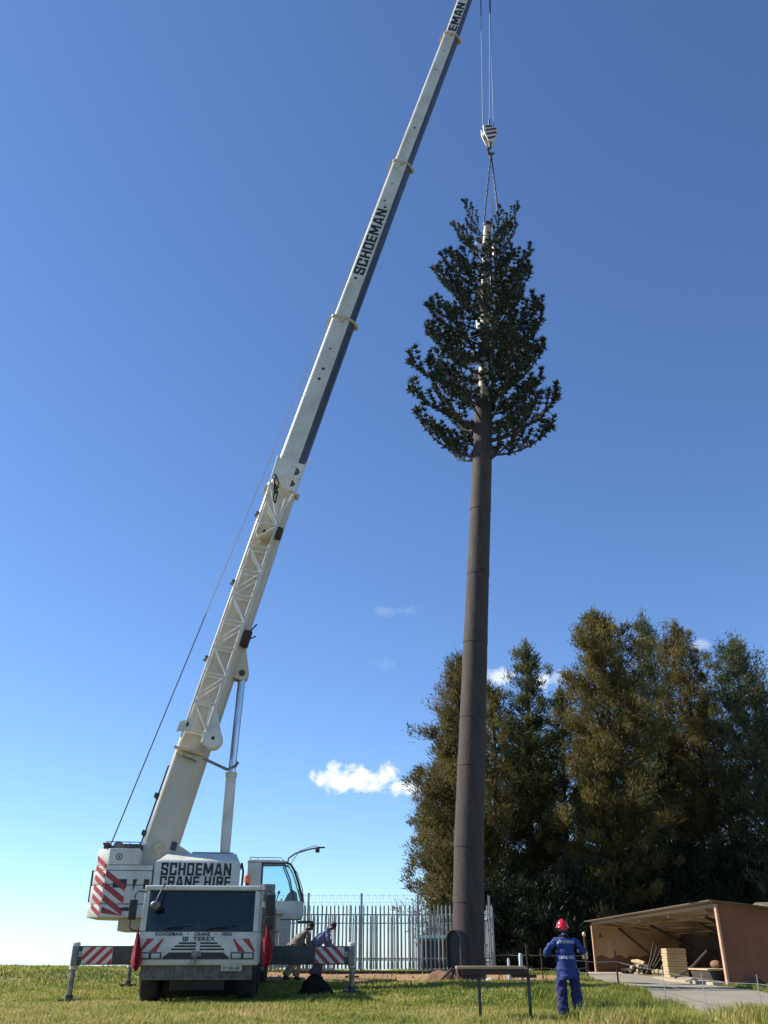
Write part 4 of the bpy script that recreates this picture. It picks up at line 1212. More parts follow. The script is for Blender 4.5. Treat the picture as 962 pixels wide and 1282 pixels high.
rimm.obj('hatch_rim', M['rust'], mast)
# branches
def tuft(L, c, d, leaves, vv, ff, tt, size=.25):
    d = d.normalized(); x = d.orthogonal().normalized(); y = d.cross(x)
    for k in range(leaves):
        a = L.uniform(0, 2 * math.pi); e = L.uniform(.1, 1.25)
        ld = d * math.cos(e) + (x * math.cos(a) + y * math.sin(a)) * math.sin(e)
        ln = size * L.uniform(.7, 1.15); wv = ld.cross(Vector((L.uniform(-1, 1), L.uniform(-1, 1), L.uniform(-1, 1)))).normalized() * .025
        o = len(vv)
        vv += [c, c + ld * ln * .45 + wv, c + ld * ln, c + ld * ln * .45 - wv]
        ff.append((o, o + 1, o + 2, o + 3)); t_ = L.random(); tt += [t_] * 4
def make_branch(seed, rise):
    """unit-length branch along +X, rising; returns wood mesh and needle mesh"""
    L = random.Random(seed)
    m = MB(); vv, ff, tt = [], [], []
    S = 3.0
    def cv(t): return Vector((S * t * (1 - .10 * t * rise), S * .06 * math.sin(t * 3 + seed), S * (.0 * t + rise * .62 * t ** 1.9)))
    pts = [cv(i / 8) for i in range(9)]
    m.tube(pts, [.055 - .038 * i / 8 for i in range(9)], 6)
    tuft(L, pts[-1], pts[-1] - pts[-2], 26, vv, ff, tt, .30)
    nt = 11
    for k in range(nt):
        t = .26 + .70 * k / (nt - 1)
        p = cv(t); tan = (cv(min(t + .05, 1)) - cv(t - .05)).normalized()
        sd = Vector((0, 1 if k % 2 else -1, 0))
        ln = S * (.30 - .14 * abs(t - .55)) * L.uniform(.7, 1.15) * (1.0 if t < .8 else .7)
        dr = (tan * .75 + sd * L.uniform(.35, .95) + Vector((0, 0, L.uniform(.25, .8)))).normalized()
        q = [p + dr * ln * s_ + Vector((0, 0, ln * .28 * s_ * s_)) for s_ in (0, .35, .7, 1)]
        m.tube(q, [.022, .018, .014, .010], 5)
        for s_ in (.4, .62, .82, 1.0):
            i0 = min(int(s_ * 3), 2); c = q[i0] + (q[i0 + 1] - q[i0]) * (s_ * 3 - i0)
            tuft(L, c, (q[3] - q[2]) + Vector((0, 0, .03)), 32 if s_ == 1 else 20, vv, ff, tt, .27 if s_ == 1 else .22)
    for k in range(9):
        t = .35 + .6 * k / 8
        tuft(L, cv(t), (cv(min(t + .05, 1)) - cv(t - .05)), 14, vv, ff, tt, .20)
    wm, _ = m.mesh('branch', M['twig'], center=False)
    nm = np_mesh('needle_tufts', np.array([tuple(p) for p in vv]), np.array(ff).ravel(), 4, M['needle'], np.array(tt))
    return wm, nm
BRV = [make_branch(100 + i, r_) for i, r_ in enumerate((.85, .95, 1.0, 1.1))] + [make_branch(200 + i, r_) for i, r_ in enumerate((1.35, 1.6, 2.0))]
rb = random.Random(5)
zb = z_of(568)
rows = 16
def blen(z):
    return float(np.interp(z, [zb, zb + 2, zb + 4.5, zb + 7, zb + 8.7, zb + 10.3, zb + 12], [3.1, 3.2, 3.1, 2.8, 2.4, 2.0, 1.75]))
for i in range(rows):
    z = zb + (mast_top_z - .75 - zb) * i / (rows - 1)
    nb = 6
    for k in range(nb):
        a = 2 * math.pi * (k + .5 * (i % 2) + rb.uniform(-.16, .16)) / nb
        zz = z + rb.uniform(-.2, .2)
        L_ = blen(zz) * rb.uniform(.76, 1.05)
        hi_ = (i / (rows - 1))
        var = BRV[rb.randrange(0, 4)] if hi_ < .55 else (BRV[rb.randrange(2, 5)] if hi_ < .8 else BRV[rb.randrange(4, 6)])
        if abs(math.atan2(math.sin(a + 1.75), math.cos(a + 1.75))) < .42 and rb.random() < .75: continue
        p = mast_at(zz)
        S_ = L_ / 2.85
        m4 = Matrix.Translation(p) @ Matrix.Rotation(a, 4, 'Z') @ Matrix.Rotation(rb.uniform(-.12, .12), 4, 'Y') @ Matrix.Scale(S_ if hi_ < .8 else S_ * .95, 4)
        br = inst(var[0], 'branch', mast, m4)
        nd = bpy.data.objects.new('needle_tufts', var[1]); col.objects.link(nd); nd.parent = br

# loosened earth and a root at the mast foot
m = MB(); bmv = []
L2 = random.Random(3)
def heap(cx, cy, rx, ry, hgt, name, mat, label, cat, seed, rough=.25, n=26, mm=8, lift=0):
    vs, fs = [], []
    for j in range(mm):
        k = j / (mm - 1); rr = 1 - k
        for i in range(n):
            a = 2 * math.pi * i / n
            nz = 1 + rough * mnoise.noise((math.cos(a) * 1.7 + seed, math.sin(a) * 1.7, k * 2.5))
            x, y = cx + rx * rr * nz * math.cos(a), cy + ry * rr * nz * math.sin(a)
            z = gz(x, y) - .03 + hgt * (1 - rr ** 1.6) * (1 + rough * .8 * mnoise.noise((x * 2.3, y * 2.3, seed))) + lift
            vs.append((x, y, z))
    for j in range(mm - 1):
        for i in range(n):
            fs.append((j * n + i, j * n + (i + 1) % n, (j + 1) * n + (i + 1) % n, (j + 1) * n + i))
    fs.append(tuple((mm - 1) * n + i for i in range(n)))
    fs.append(tuple(range(n))[::-1])
    o = MB().add(vs, fs).obj(name, mat, None, angle=70)
    return setp(o, label, cat)
heap(1.9, 31.2, .75, .6, .38, 'earth_mound', M['soilheap'], 'small mound of dry brown earth at the foot of the mast', 'earth mound', 4, .5)
e = P(566, 1214, 30.6)
for q, (du, dv, dr) in enumerate(((-14, 14, 0), (-4, 13, .1), (3, 12, -.2), (8, 10, .1))):
    p1 = P(566 + q * 3, 1213, 30.6); p2 = P(566 + q * 3 + du * .5, 1213 + dv * .55, 30.5 + dr); p3 = P(566 + q * 3 + du, 1213 + dv, 30.4 + dr)
    MB().tube([p1, p2, p3], [.045, .04, .03], 7).obj('cable_tail', M['rust'], mast)
heap(3.28, 29.9, .26, .16, .17, 'white_bag', M['bag'], 'crumpled white bag lying on the bare soil behind the trestle', 'bag', 9, .7)
hp_ = P(390, 1245, 26.0)
hx0, hy0 = hp_.x, 26.6
heap(hx0, hy0, .55, .5, .55, 'tarpaulin_heap', M['tarp'], 'dark heap of tarpaulin on the grass beside the truck below the striped beam', 'tarpaulin', 15, .45, 30, 10)

# ------------------------------------------------------------------ palisade fences
def pale_mesh(h):
    """W-section pale with a split pointed top"""
    m = MB(); w, d = .034, .018
    ring = [(-w, 0), (-w * .45, -d), (0, 0), (w * .45, -d), (w, 0)]
    th = .004
    vs = [(x, y, 0) for x, y in ring] + [(x, y, h - (.09 if i in (0, 4) else .0 if i in (1, 3) else .05)) for i, (x, y) in enumerate(ring)]
    b = len(vs); vs2 = [(x, y + th, z) for x, y, z in vs]
    fs = [(i, i + 1, 6 + i, 5 + i) for i in range(4)]
    m.add(vs + vs2, fs + [(b + i, b + 5 + i, b + 6 + i, b + i + 1) for i in range(4)])
    return m.mesh('pale', M['galv'], center=False, smooth=False)[0]
PALE = pale_mesh(2.42)
def palisade(name, p0, p1, label, posts, razor=True, seed=0, brace=False):
    p0, p1 = Vector(p0), Vector(p1)
    d = p1 - p0; L = d.length; d.normalize(); nrm = Vector((d.y, -d.x, 0))
    ang = math.atan2(d.y, d.x)
    z0 = max(gz(p0.x, p0.y), gz(p1.x, p1.y)) + .06
    t = thing(name, (p0 + d * L / 2)[:2] + (z0,), label, 'fence', 'galvanised palisade fences round the compound')
    n = int(L / .172)
    rj = random.Random(seed)
    for i in range(n + 1):
        p = p0 + d * (L * i / n) + nrm * .03
        mt = Matrix.Translation((p.x, p.y, z0 + .05 + rj.uniform(-.012, .012))) @ Matrix.Rotation(ang + rj.uniform(-.05, .05), 4, 'Z') @ Matrix.Rotation(rj.uniform(-.006, .006), 4, 'Y')
        inst(PALE, 'pale', t, mt)
    Fm = frame((p0.x, p0.y, 0), d, Vector((-d.y, d.x, 0)), Vector((0, 0, 1)))
    for zr in (.42, 2.06):
        MB(Fm).box(0, L, .0, .05, z0 + zr, z0 + zr + .05).obj('rail', M['galv'], t)
    if brace:
        for k in range(2):
            MB(Fm).tube([(L - 1.0 + k * .45, .06, z0 + .55), (L - .1, .06, z0 + 1.1 + .0 * k)], .025, 6).obj('brace', M['galv'], t)
            MB(Fm).tube([(L - .9 + k * .45, .06, z0 + 2.0), (L - .1 + .0 * k, .06, z0 + 1.5)], .025, 6).obj('brace', M['galv'], t)
    for x_ in posts:
        MB(Fm).box(x_ - .045, x_ + .045, .05, .13, z0 - .1, z0 + 2.92).obj('post', M['galv'], t)
    if razor:
        xa, xb = min(posts), max(posts)
        turns = int((xb - xa) / .30)
        pts = [(xa + (xb - xa) * i / (turns * 10), .09 + .2 * math.sin(2 * math.pi * i / 10), z0 + 2.66 + .22 * math.cos(2 * math.pi * i / 10)) for i in range(turns * 10 + 1)]
        m = MB(Fm); m.tube(pts, .005, 4, cap=False)
        for zz in (2.55, 2.82): m.tube([(xa, .09, z0 + zz), (xb, .09, z0 + zz)], .006, 4)
        m.obj('razor_wire', M['galv'], t)
    return t
FXL, FXR, FY, BY = -4.7, 4.55, 40.0, 48.0
palisade('palisade_fence', (FXL, FY, 0), (FXR, FY + .2, 0), 'near run of galvanised palisade fence topped with razor wire behind the mast', [.05, 1.5, 3.75, 6.15], True, 1, True)
palisade('palisade_fence', (FXL, BY, 0), (FXR, BY, 0), 'far run of palisade fence seen through the nearer one', [.1, 3, 6, 9.1], False, 2)
palisade('palisade_fence', (FXL, FY + .3, 0), (FXL, BY - .2, 0), 'side run of palisade fence behind the crane cab', [.2, 3.8, 7.4], False, 3)
palisade('palisade_fence', (FXR + .05, FY + .5, 0), (FXR + .05, BY - .2, 0), 'side run of palisade fence behind the mast foot', [.1, 3.8, 7.0], False, 4)
# brown brick plinth with a loose row of pale pavers
zf = max(gz(FXL, FY), gz(FXR, FY))
pl = MB().box(FXL - .4, FXR + .15, FY - .30, FY - .05, zf - .35, zf + .05).obj('plinth_wall', M['plinth'], None, bevel=.01)
setp(pl, 'low dark brown brick plinth along the foot of the palisade fence', 'wall')
pb = MB().box(-.075, .075, -.05, .05, 0, .10).mesh('paver', M['brick'], center=False, bevel=.012, seg=1)[0]
for i in range(13):
    x_ = FXL + 1.1 + i * .185 if i < 9 else 1.9 + (i - 9) * .18
    inst(pb, 'paver', pl, Matrix.Translation((x_, FY - .175, zf + .052)) @ Matrix.Rotation(random.uniform(-.3, .3), 4, 'Z'))
# equipment cabinets inside the compound
q0 = P(525, 1206, 46)
eqz = gz(2.2, 46.3)
eq = thing('equipment_cabinet', (2.35, 46.3, eqz), 'dark equipment cabinet with teal roof inside the fenced compound', 'cabinet')
MB().box(1.75, 2.95, 45.8, 46.8, eqz - .05, eqz + 1.30).obj('cabinet_body', M['darkbody'], eq, bevel=.02)
MB().prism([(45.65, eqz + 1.302), (46.95, eqz + 1.302), (46.95, eqz + 1.42), (46.3, eqz + 1.56), (45.65, eqz + 1.42)], 1.62, 3.08, 'x').obj('roof', M['teal'], eq, bevel=.01)
MB().box(1.9, 2.8, 45.77, 45.797, eqz + .1, eqz + 1.2).obj('door', M['black'], eq, bevel=.004)
MB().tube([(2.7, 45.75, eqz + .55), (2.7, 45.75, eqz + .75)], .02, 6).obj('handle', M['steel'], eq)
eqz2 = gz(3.5, 46)
eq2 = thing('battery_cabinet', (3.5, 46, eqz2), 'plain white equipment cabinet half hidden behind the mast foot', 'cabinet')
MB().box(3.12, 4.2, 45.6, 46.4, eqz2 - .05, eqz2 + 1.28).obj('cabinet_body', M['cabinet'], eq2, bevel=.02)
MB().box(3.2, 4.1, 45.575, 45.598, eqz2 + .08, eqz2 + 1.18).obj('door', M['cabinet'], eq2, bevel=.004)
MB().box(3.08, 4.24, 45.55, 46.45, eqz2 + 1.285, eqz2 + 1.34).obj('roof', M['cabinet'], eq2, bevel=.01)

# ------------------------------------------------------------------ trees
def tree(name, u, v, Yt, prof, mat, label, seed, limbs=70, dens=1.0, lean=0., droop=.1, z_start=.06, group='tall trees behind the shed'):
    """prof: (height fraction, crown radius in metres)"""
    L = random.Random(seed); g = np.random.default_rng(seed)
    top = P(u, v, Yt)
    bx_, by_ = top.x - lean, Yt
    z0 = gz(bx_, by_) - .1
    Ht = top.z - z0
    t = thing(name, (bx_, by_, z0), label, 'tree', group)
    pf = np.array(prof)
    def rad(k): return float(np.interp(k, pf[:, 0], pf[:, 1]))
    def ax(k): return Vector((bx_ + lean * k + .25 * math.sin(k * 5 + seed), by_ + .25 * math.sin(k * 4 + seed * 2), z0 + Ht * k))
    m = MB()
    ks = [i / 12 for i in range(13)]
    m.tube([ax(k) for k in ks], [.28 * (1 - k) ** .8 * Ht / 18 + .015 for k in ks], 9)
    C, D, W, Tn = [], [], [], []
    for i in range(limbs):
        k = z_start + (1 - z_start) * ((i + .5) / limbs) ** .92
        a = i * 2.39996 + L.uniform(-.4, .4)
        r_ = rad(k) * L.uniform(.55, 1.1)
        r_ *= 1 + .42 * mnoise.noise((math.cos(a) * 1.6 + seed * 3.1, math.sin(a) * 1.6, k * 7.0))
        if r_ < .15: r_ = .15
        out_ = Vector((math.cos(a), math.sin(a), 0))
        p = ax(max(k - .02 - .28 * r_ / Ht, .02))
        rise = L.uniform(.35, .85) + .8 * max(0, k - .7)
        pts = [p + out_ * (r_ * s_) + Vector((0, 0, r_ * rise * (s_ ** 1.3) - droop * r_ * s_ ** 3)) for s_ in (0, .25, .5, .75, 1)]
        m.tube(pts, [max(.05 * r_ / 3 + .015, .02) * (1 - .8 * q / 4) for q in range(5)], 5)
        ncl = max(3, int(3 + r_ * 2.6))
        tone = L.gauss(.5, .17)
        for c in range(ncl):
            s_ = .30 + .75 * ((c + L.random()) / ncl)
            i0 = min(int(s_ * 4), 3); cpt = pts[i0] + (pts[min(i0 + 1, 4)] - pts[i0]) * (s_ * 4 - i0) if s_ < 1 else pts[4]
            spread = .20 + .22 * r_ / 2.5
            cpt = cpt + Vector((L.gauss(0, spread * .8), L.gauss(0, spread * .8), L.gauss(.05, spread * .6)))
            n = int(66 * dens * (.7 + .6 * L.random()))
            cl = L.uniform(.22, .46)
            pos = g.normal(0, 1, (n, 3)) * np.array([cl, cl, cl * .95]) * .62
            C.append(pos + np.array(tuple(cpt)))
            dr = np.array(tuple(out_ * .55 + Vector((0, 0, .75)))) + g.normal(0, .55, (n, 3)) + pos * .9
            D.append(dr / np.linalg.norm(dr, axis=1, keepdims=True))
            Tn.append(np.clip(tone + L.gauss(0, .10) + g.normal(0, .10, n), 0, 1))
    # leader tuft
    for q in range(10):
        n = int(30 * dens); k = .86 + .15 * q / 9
        pos = g.normal(0, 1, (n, 3)) * np.array([.16, .16, .3]) * (1.15 - k) * 5
        C.append(pos + np.array(tuple(ax(min(k, 1))))); dr = np.array([0, 0, 1.]) + g.normal(0, .45, (n, 3))
        D.append(dr / np.linalg.norm(dr, axis=1, keepdims=True)); Tn.append(np.clip(g.normal(.5, .12, n), 0, 1))
    m.obj('trunk', M['trunk'], t)
    C, D, Tn = np.concatenate(C), np.concatenate(D), np.concatenate(Tn)
    n = len(C)
    ln = g.uniform(.18, .46, n)[:, None]; wd_ = g.uniform(.016, .036, n)[:, None]
    sd = np.cross(D, g.normal(0, 1, (n, 3))); sd /= np.maximum(np.linalg.norm(sd, axis=1, keepdims=True), 1e-6)
    vs = np.stack([C - D * ln * .4, C + sd * wd_, C + D * ln * .6, C - sd * wd_], 1).reshape(-1, 3)
    me = np_mesh('crown', vs, np.arange(n * 4), 4, mat, np.repeat(Tn, 4), tuple(ABS[t.name]))
    o = bpy.data.objects.new('crown', me); col.objects.link(o); place(o, ABS[t.name], t)
    return n

tot = 0
T = [
 ('evergreen_tree', 572, 822, 54, [(0, 1.6), (.12, 2.2), (.3, 3.3), (.45, 3.3), (.6, 2.9), (.75, 2.1), (.9, 1.1), (1, .3)], 'brown', 'broad olive brown tree at the edge of the grove, directly behind the mast', 21, 110, 1.15, 0),
 ('evergreen_tree', 652, 806, 57, [(0, 1.5), (.2, 2.3), (.5, 2.6), (.7, 2.3), (.82, 1.6), (.93, .9), (1, .25)], 'green', 'slim green tree with a thin top between the mast and the tallest olive tree', 22, 80, .9, 0),
 ('evergreen_tree', 741, 768, 53, [(0, 2.2), (.2, 3.0), (.45, 3.5), (.62, 3.4), (.78, 2.9), (.88, 2.0), (.95, 1.2), (1, .4)], 'olive', 'tallest full golden olive tree in the middle of the grove', 23, 120, 1.2, 0),
 ('evergreen_tree', 807, 769, 58, [(0, 1.5), (.3, 2.0), (.6, 2.3), (.8, 1.7), (.92, 1.0), (1, .3)], 'bluegreen', 'narrow bluish green tree just right of the tallest olive one', 24, 80, .85, 0),
 ('evergreen_tree', 849, 782, 55, [(0, 1.8), (.3, 2.3), (.6, 2.4), (.8, 1.8), (.93, 1.2), (1, .45)], 'brown', 'narrow brown tree with a blunt top between two bluish ones', 25, 85, 1.0, 0),
 ('evergreen_tree', 918, 803, 52, [(0, 1.9), (.3, 2.5), (.6, 2.6), (.8, 2.2), (.93, 1.4), (1, .5)], 'bluegreen', 'loose bluish green tree nearest the right edge, rising over the shed', 26, 95, .95, 0),
 ('evergreen_tree', 985, 860, 54, [(0, 2), (.4, 2.6), (.7, 2.2), (1, .3)], 'green', 'dark green tree cut by the right edge of the photo', 27, 70, .9, 0),
 ('evergreen_tree', 697, 862, 59, [(0, 2), (.4, 3.2), (.75, 2.4), (.9, 1.3), (1, .3)], 'green', 'lower green tree filling the gap left of the tallest olive tree', 28, 70, .95, 0),
 ('evergreen_tree', 610, 858, 58, [(0, 2), (.4, 3.2), (.75, 2.3), (.9, 1.2), (1, .3)], 'olive', 'lower olive tree in the gap just right of the mast', 29, 70, .95, 0),
 ('evergreen_tree', 783, 838, 60, [(0, 2), (.4, 3.0), (.75, 2.2), (.9, 1.2), (1, .3)], 'green', 'dark green tree behind the narrow bluish one', 30, 65, .9, 0),
 ('evergreen_tree', 884, 862, 60, [(0, 2), (.4, 3.0), (.75, 2.2), (.9, 1.2), (1, .3)], 'olive', 'olive tree low between the brown and the rightmost bluish tree', 31, 65, .9, 0),
 ('evergreen_tree', 952, 862, 58, [(0, 2), (.4, 3.0), (.75, 2.1), (.9, 1.2), (1, .3)], 'green', 'dark green tree low behind the rightmost bluish tree', 32, 60, .9, 0),
 ('evergreen_tree', 655, 905, 62, [(0, 2.2), (.4, 3.2), (.75, 2.6), (.9, 1.6), (1, .4)], 'green', 'low dark green tree seen through the gap behind the slim green one', 34, 70, 1.0, 0),
 ('evergreen_tree', 748, 905, 62, [(0, 2.2), (.4, 3.2), (.75, 2.6), (.9, 1.6), (1, .4)], 'green', 'low dark green tree glimpsed through the boughs of the tallest olive tree', 35, 70, 1.0, 0),
 ('evergreen_tree', 835, 905, 62, [(0, 2.2), (.4, 3.2), (.75, 2.6), (.9, 1.6), (1, .4)], 'olive', 'low olive tree deep behind the narrow brown tree', 36, 70, 1.0, 0),
 ('evergreen_tree', 556, 945, 57, [(0, 1.3), (.3, 2.2), (.6, 2.2), (.85, 1.2), (1, .2)], 'brown', 'short brown tree at the left end of the grove', 33, 60, 1.0, 0),
]
for (nm, u, v, Yt, pf, mt, lab, sd, lb, dn, le) in T:
    tot += tree(nm, u, v, Yt, pf, M[mt], lab, sd, lb, dn, le)
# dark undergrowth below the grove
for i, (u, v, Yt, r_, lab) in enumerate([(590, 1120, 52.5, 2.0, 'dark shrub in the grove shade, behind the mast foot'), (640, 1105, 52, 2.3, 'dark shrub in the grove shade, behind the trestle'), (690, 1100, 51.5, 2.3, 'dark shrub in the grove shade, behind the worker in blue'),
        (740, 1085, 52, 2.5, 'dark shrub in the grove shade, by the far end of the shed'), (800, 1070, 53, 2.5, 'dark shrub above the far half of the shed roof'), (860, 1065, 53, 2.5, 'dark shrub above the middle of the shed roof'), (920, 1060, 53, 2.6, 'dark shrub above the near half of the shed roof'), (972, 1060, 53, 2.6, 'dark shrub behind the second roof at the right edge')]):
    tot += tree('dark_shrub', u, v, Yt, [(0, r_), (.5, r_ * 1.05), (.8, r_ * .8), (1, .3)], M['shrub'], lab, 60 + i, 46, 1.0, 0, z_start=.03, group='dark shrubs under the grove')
print('foliage quads', tot)

# ------------------------------------------------------------------ open shed
SX0, SX1, SY0, SY1 = 10.2, 14.4, 29.0, 47.0
ZR0, ZR1 = 2.585, 2.12          # roof height at the open front and at the back
sg = gz(10, 29)
fl = .44
shed = thing('open_shed', (12.3, 38, fl), 'long open fronted shed with red plaster end wall and sloping iron roof', 'shed')
MB().box(SX0 - .45, SX1, SY0 + .13, SY1, fl - .35, fl).obj('floor_slab', M['concrete'], shed)
def zr(x): return ZR0 + (ZR1 - ZR0) * (x - SX0) / (SX1 - SX0)
MB().prism([(SX0, .1), (SX1, .1), (SX1, zr(SX1) - .03), (SX0, zr(SX0) - .03)], SY0 - .0, SY0 + .12, 'y').obj('end_wall', M['redwall'], shed)['label'] = 'brick red plastered near end wall'
fw = MB().prism([(SX0 + .02, fl), (SX1, fl), (SX1, zr(SX1) - .03), (SX0 + .02, zr(SX0) - .03)], SY1 - .12, SY1, 'y').obj('end_wall', M['ochre'], shed)
fw['label'] = 'ochre plastered far end wall'
# ragged darker brown band along the bottom of the far wall
pts = [(SX0 + .03, fl + .003)]
st_top = [(SX0 + .03 + i * .24, fl + .62 + .16 * mnoise.noise((i * .7, 2.2, 1)) + (.10 if i % 3 else 0)) for i in range(17)]
poly = [(SX0 + .03, fl + .004), (SX0 + .03 + 16 * .24, fl + .004)] + st_top[::-1]
MB().prism(poly, SY1 - .128, SY1 - .118, 'y').obj('wall_band', M['deepbrown'], fw, smooth=False)
MB().prism([(SX0 + .22, 1.92), (SX0 + .50, 1.92), (SX0 + .36, 2.14)], SY1 - .128, SY1 - .118, 'y').obj('painted_triangle', M['deepbrown'], fw, smooth=False)
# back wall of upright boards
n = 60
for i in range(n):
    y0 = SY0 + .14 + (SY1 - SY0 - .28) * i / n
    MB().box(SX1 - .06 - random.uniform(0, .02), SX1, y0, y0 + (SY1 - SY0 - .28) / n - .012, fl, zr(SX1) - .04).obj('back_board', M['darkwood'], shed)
# roof sheets (corrugated), each a sheet of its own
nsheet = 22
def roof_sheet(y0, y1):
    vs, fs = [], []
    k = 10
    for i in range(k + 1):
        y = y0 + (y1 - y0) * i / k
        dz = .016 * math.cos(2 * math.pi * i / 2.0)
        for x_ in (SX0 - .30, SX1 + .2):
            vs.append((x_, y, zr(x_) + .03 + dz))
    b = len(vs)
    vs += [(x, y, z - .012) for x, y, z in vs]
    for i in range(k):
        fs += [(2 * i, 2 * i + 1, 2 * i + 3, 2 * i + 2), (b + 2 * i, b + 2 * i + 2, b + 2 * i + 3, b + 2 * i + 1), (2 * i, 2 * i + 2, b + 2 * i + 2, b + 2 * i), (2 * i + 1, b + 2 * i + 1, b + 2 * i + 3, 2 * i + 3)]
    fs += [(0, b, b + 1, 1), (2 * k, 2 * k + 1, b + 2 * k + 1, b + 2 * k)]
    MB().add(vs, fs).obj('roof_sheet', M['roofiron'], shed)
for i in range(nsheet):
    a = SY0 - .25 + (SY1 - SY0 + .45) * i / nsheet
    roof_sheet(a, a + (SY1 - SY0 + .45) / nsheet - .004)
for x_ in (SX0 + .02, SX0 + 1.4, SX0 + 2.8, SX1 - .2):
    MB().box(x_ - .04, x_ + .04, SY0 + .13, SY1 - .13, zr(x_) - .10, zr(x_) - .005).obj('purlin', M['wood'], shed)
for i in range(5):
    y = SY0 + 1.2 + 4.0 * i
    MB().hexa([(SX0, y, zr(SX0) - .22), (SX1 - .1, y, zr(SX1) - .22), (SX1 - .1, y + .07, zr(SX1) - .22), (SX0, y + .07, zr(SX0) - .22)], [(SX0, y, zr(SX0) - .105), (SX1 - .1, y, zr(SX1) - .105), (SX1 - .1, y + .07, zr(SX1) - .105), (SX0, y + .07, zr(SX0) - .105)]).obj('rafter', M['wood'], shed)
for (y, xa, za, xb, zb_) in ((SY1 - .9, 11.3, 2.30, 13.2, .75), (SY0 + 6.2, 11.6, 2.2, 13.9, 1.1), (SY0 + 10.5, 11.0, 2.25, 12.8, 1.3), (SY0 + 3.0, 10.8, 2.3, 12.9, 1.2)):
    MB().tube([(xa, y, za), (xb, y, zb_)], .055, 6).obj('brace', M['darkwood'], shed)
MB().box(SX0 - .07, SX0 - .003, SY0 - .03, SY0 + .13, .30, ZR0 - .04).obj('edge_board', M['edgewood'], shed)['label'] = 'salmon coloured edge board of the near end wall'
MB().box(SX0 - .05, SX0 + .01, SY1 - .16, SY1 - .0, fl, ZR0 - .06).obj('edge_board', M['edgewood'], shed)
# contents
ps0 = P(850, 1218, 36.5)
ps = thing('plank_stack', (10.75, 36.5, fl), 'tall stack of pale sawn planks at the shed opening', 'planks')
for i in range(11):
    MB(Matrix.Translation((10.84 + random.uniform(-.015, .015), 36.3, fl + i * .086)) @ Matrix.Rotation(random.uniform(-.02, .02), 4, 'Z')).box(-.36, .36, -.35, .35, 0, .076).obj('plank', M['palewood'], ps, bevel=.006)
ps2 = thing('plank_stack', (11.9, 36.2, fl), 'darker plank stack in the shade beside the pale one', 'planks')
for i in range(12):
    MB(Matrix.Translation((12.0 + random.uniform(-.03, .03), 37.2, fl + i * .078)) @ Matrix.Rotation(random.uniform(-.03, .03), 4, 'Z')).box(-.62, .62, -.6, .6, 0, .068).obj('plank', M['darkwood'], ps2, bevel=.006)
# firewood and offcuts: each piece its own object
rl = random.Random(12)
spots = []
for i in range(14):
    x_, y_ = 10.35 + rl.uniform(0, 1.0), 41 + rl.uniform(-1.6, 1.6)
    lvl = i // 6
    p = Vector((x_, y_, fl + .10 + lvl * .17)); a = rl.uniform(-.5, .5); ln = rl.uniform(.5, 1.1)
    d = Vector((math.sin(a), math.cos(a), rl.uniform(-.06, .1)))
    q = [p - d * ln * .5, p + Vector((rl.uniform(-.03, .03), 0, .02)), p + d * ln * .5]
    o = MB().tube(q, [rl.uniform(.07, .10), rl.uniform(.08, .11), rl.uniform(.05, .09)], 9).obj('firewood_log', M['darkwood'] if i % 4 else M['wood'], None)
    setp(o, ('pale split log' if i % 4 == 0 else 'dark rough log') + ' in the firewood heap by the far end wall of the shed', 'log', ('pale' if i % 4 == 0 else 'dark') + ' firewood logs heaped in the shed')
for i in range(4):
    p = Vector((10.55 + .12 * i, 39.3 + .25 * i, fl + .03)); q = p + Vector((.55 + .1 * i, .3, 1.25 - .12 * i))
    o = MB().tube([p, (p + q) / 2 + Vector((.05, .03, .02)), q], [.05, .04, .025], 7).obj('leaning_branch', M['darkwood'], None)
    setp(o, ['tallest grey branch leaning among offcuts by the pale planks', 'second tallest branch leaning by the pale planks', 'third branch leaning by the pale planks', 'shortest branch leaning by the pale planks'][i], 'branch', 'branches leaning in the shed')
tr = MB().prism([(SX0 + .08, fl + .02), (SX0 + .75, fl + .02), (SX0 + .82, fl + .28), (SX0 + .0, fl + .28)], 30.2, 32.6, 'y').obj('feed_trough', M['darkwood'], None, bevel=.04)
setp(tr, 'long dark wooden trough on the shed floor near the red end wall', 'trough')
MB().box(SX0 - .03, SX0 + .85, 30.15, 32.65, fl + .285, fl + .33).obj('trough_rim', M['palewood'], tr, bevel=.01)
bm_ = MB().tube([(9.85, 33.2, fl + .04), (10.35, 32.7, fl + .38), (10.75, 32.2, fl + .85)], [.045, .045, .04], 7).obj('leaning_pole', M['darkwood'], None)
setp(bm_, 'wooden pole leaning over the trough inside the shed', 'pole')
heap_ = MB().ball((10.9, 32.0, fl + .44), .17, .26, .13, 12, 8).obj('grain_sack', M['soilheap'], None)
setp(heap_, 'brown lumpy sack resting on the trough in the shed', 'sack')
heap(9.85, 31.2, .24, .16, .12, 'grey_stone', M['steel'], 'grey stone on the shed apron below the trough', 'stone', 31, .5, lift=.09)
heap(10.75, 28.55, .5, .28, .28, 'dark_bush', M['tarp'], 'low dark bush at the foot of the red end wall', 'bush', 44, .6)
# second building's roof behind the shed
fb = thing('farm_building', (22.5, 45, .3), 'pale roofed building mostly hidden behind the red walled shed', 'building')
MB().box(18.4, 27, 43, 48, .1, 3.0).obj('wall', M['redwall'], fb)
MB().prism([(42.5, 2.95), (48.5, 2.95), (45.5, 3.42)], 17.9, 27.5, 'x').obj('roof', M['roofiron'], fb)
MB().box(18.35, 18.398, 44.5, 45.8, 1.2, 2.2).obj('window', M['black'], fb)
MB().tube([(18.5, 44.4, 3.1), (18.5, 44.4, 3.75)], .09, 8).obj('chimney', M['char'], fb)
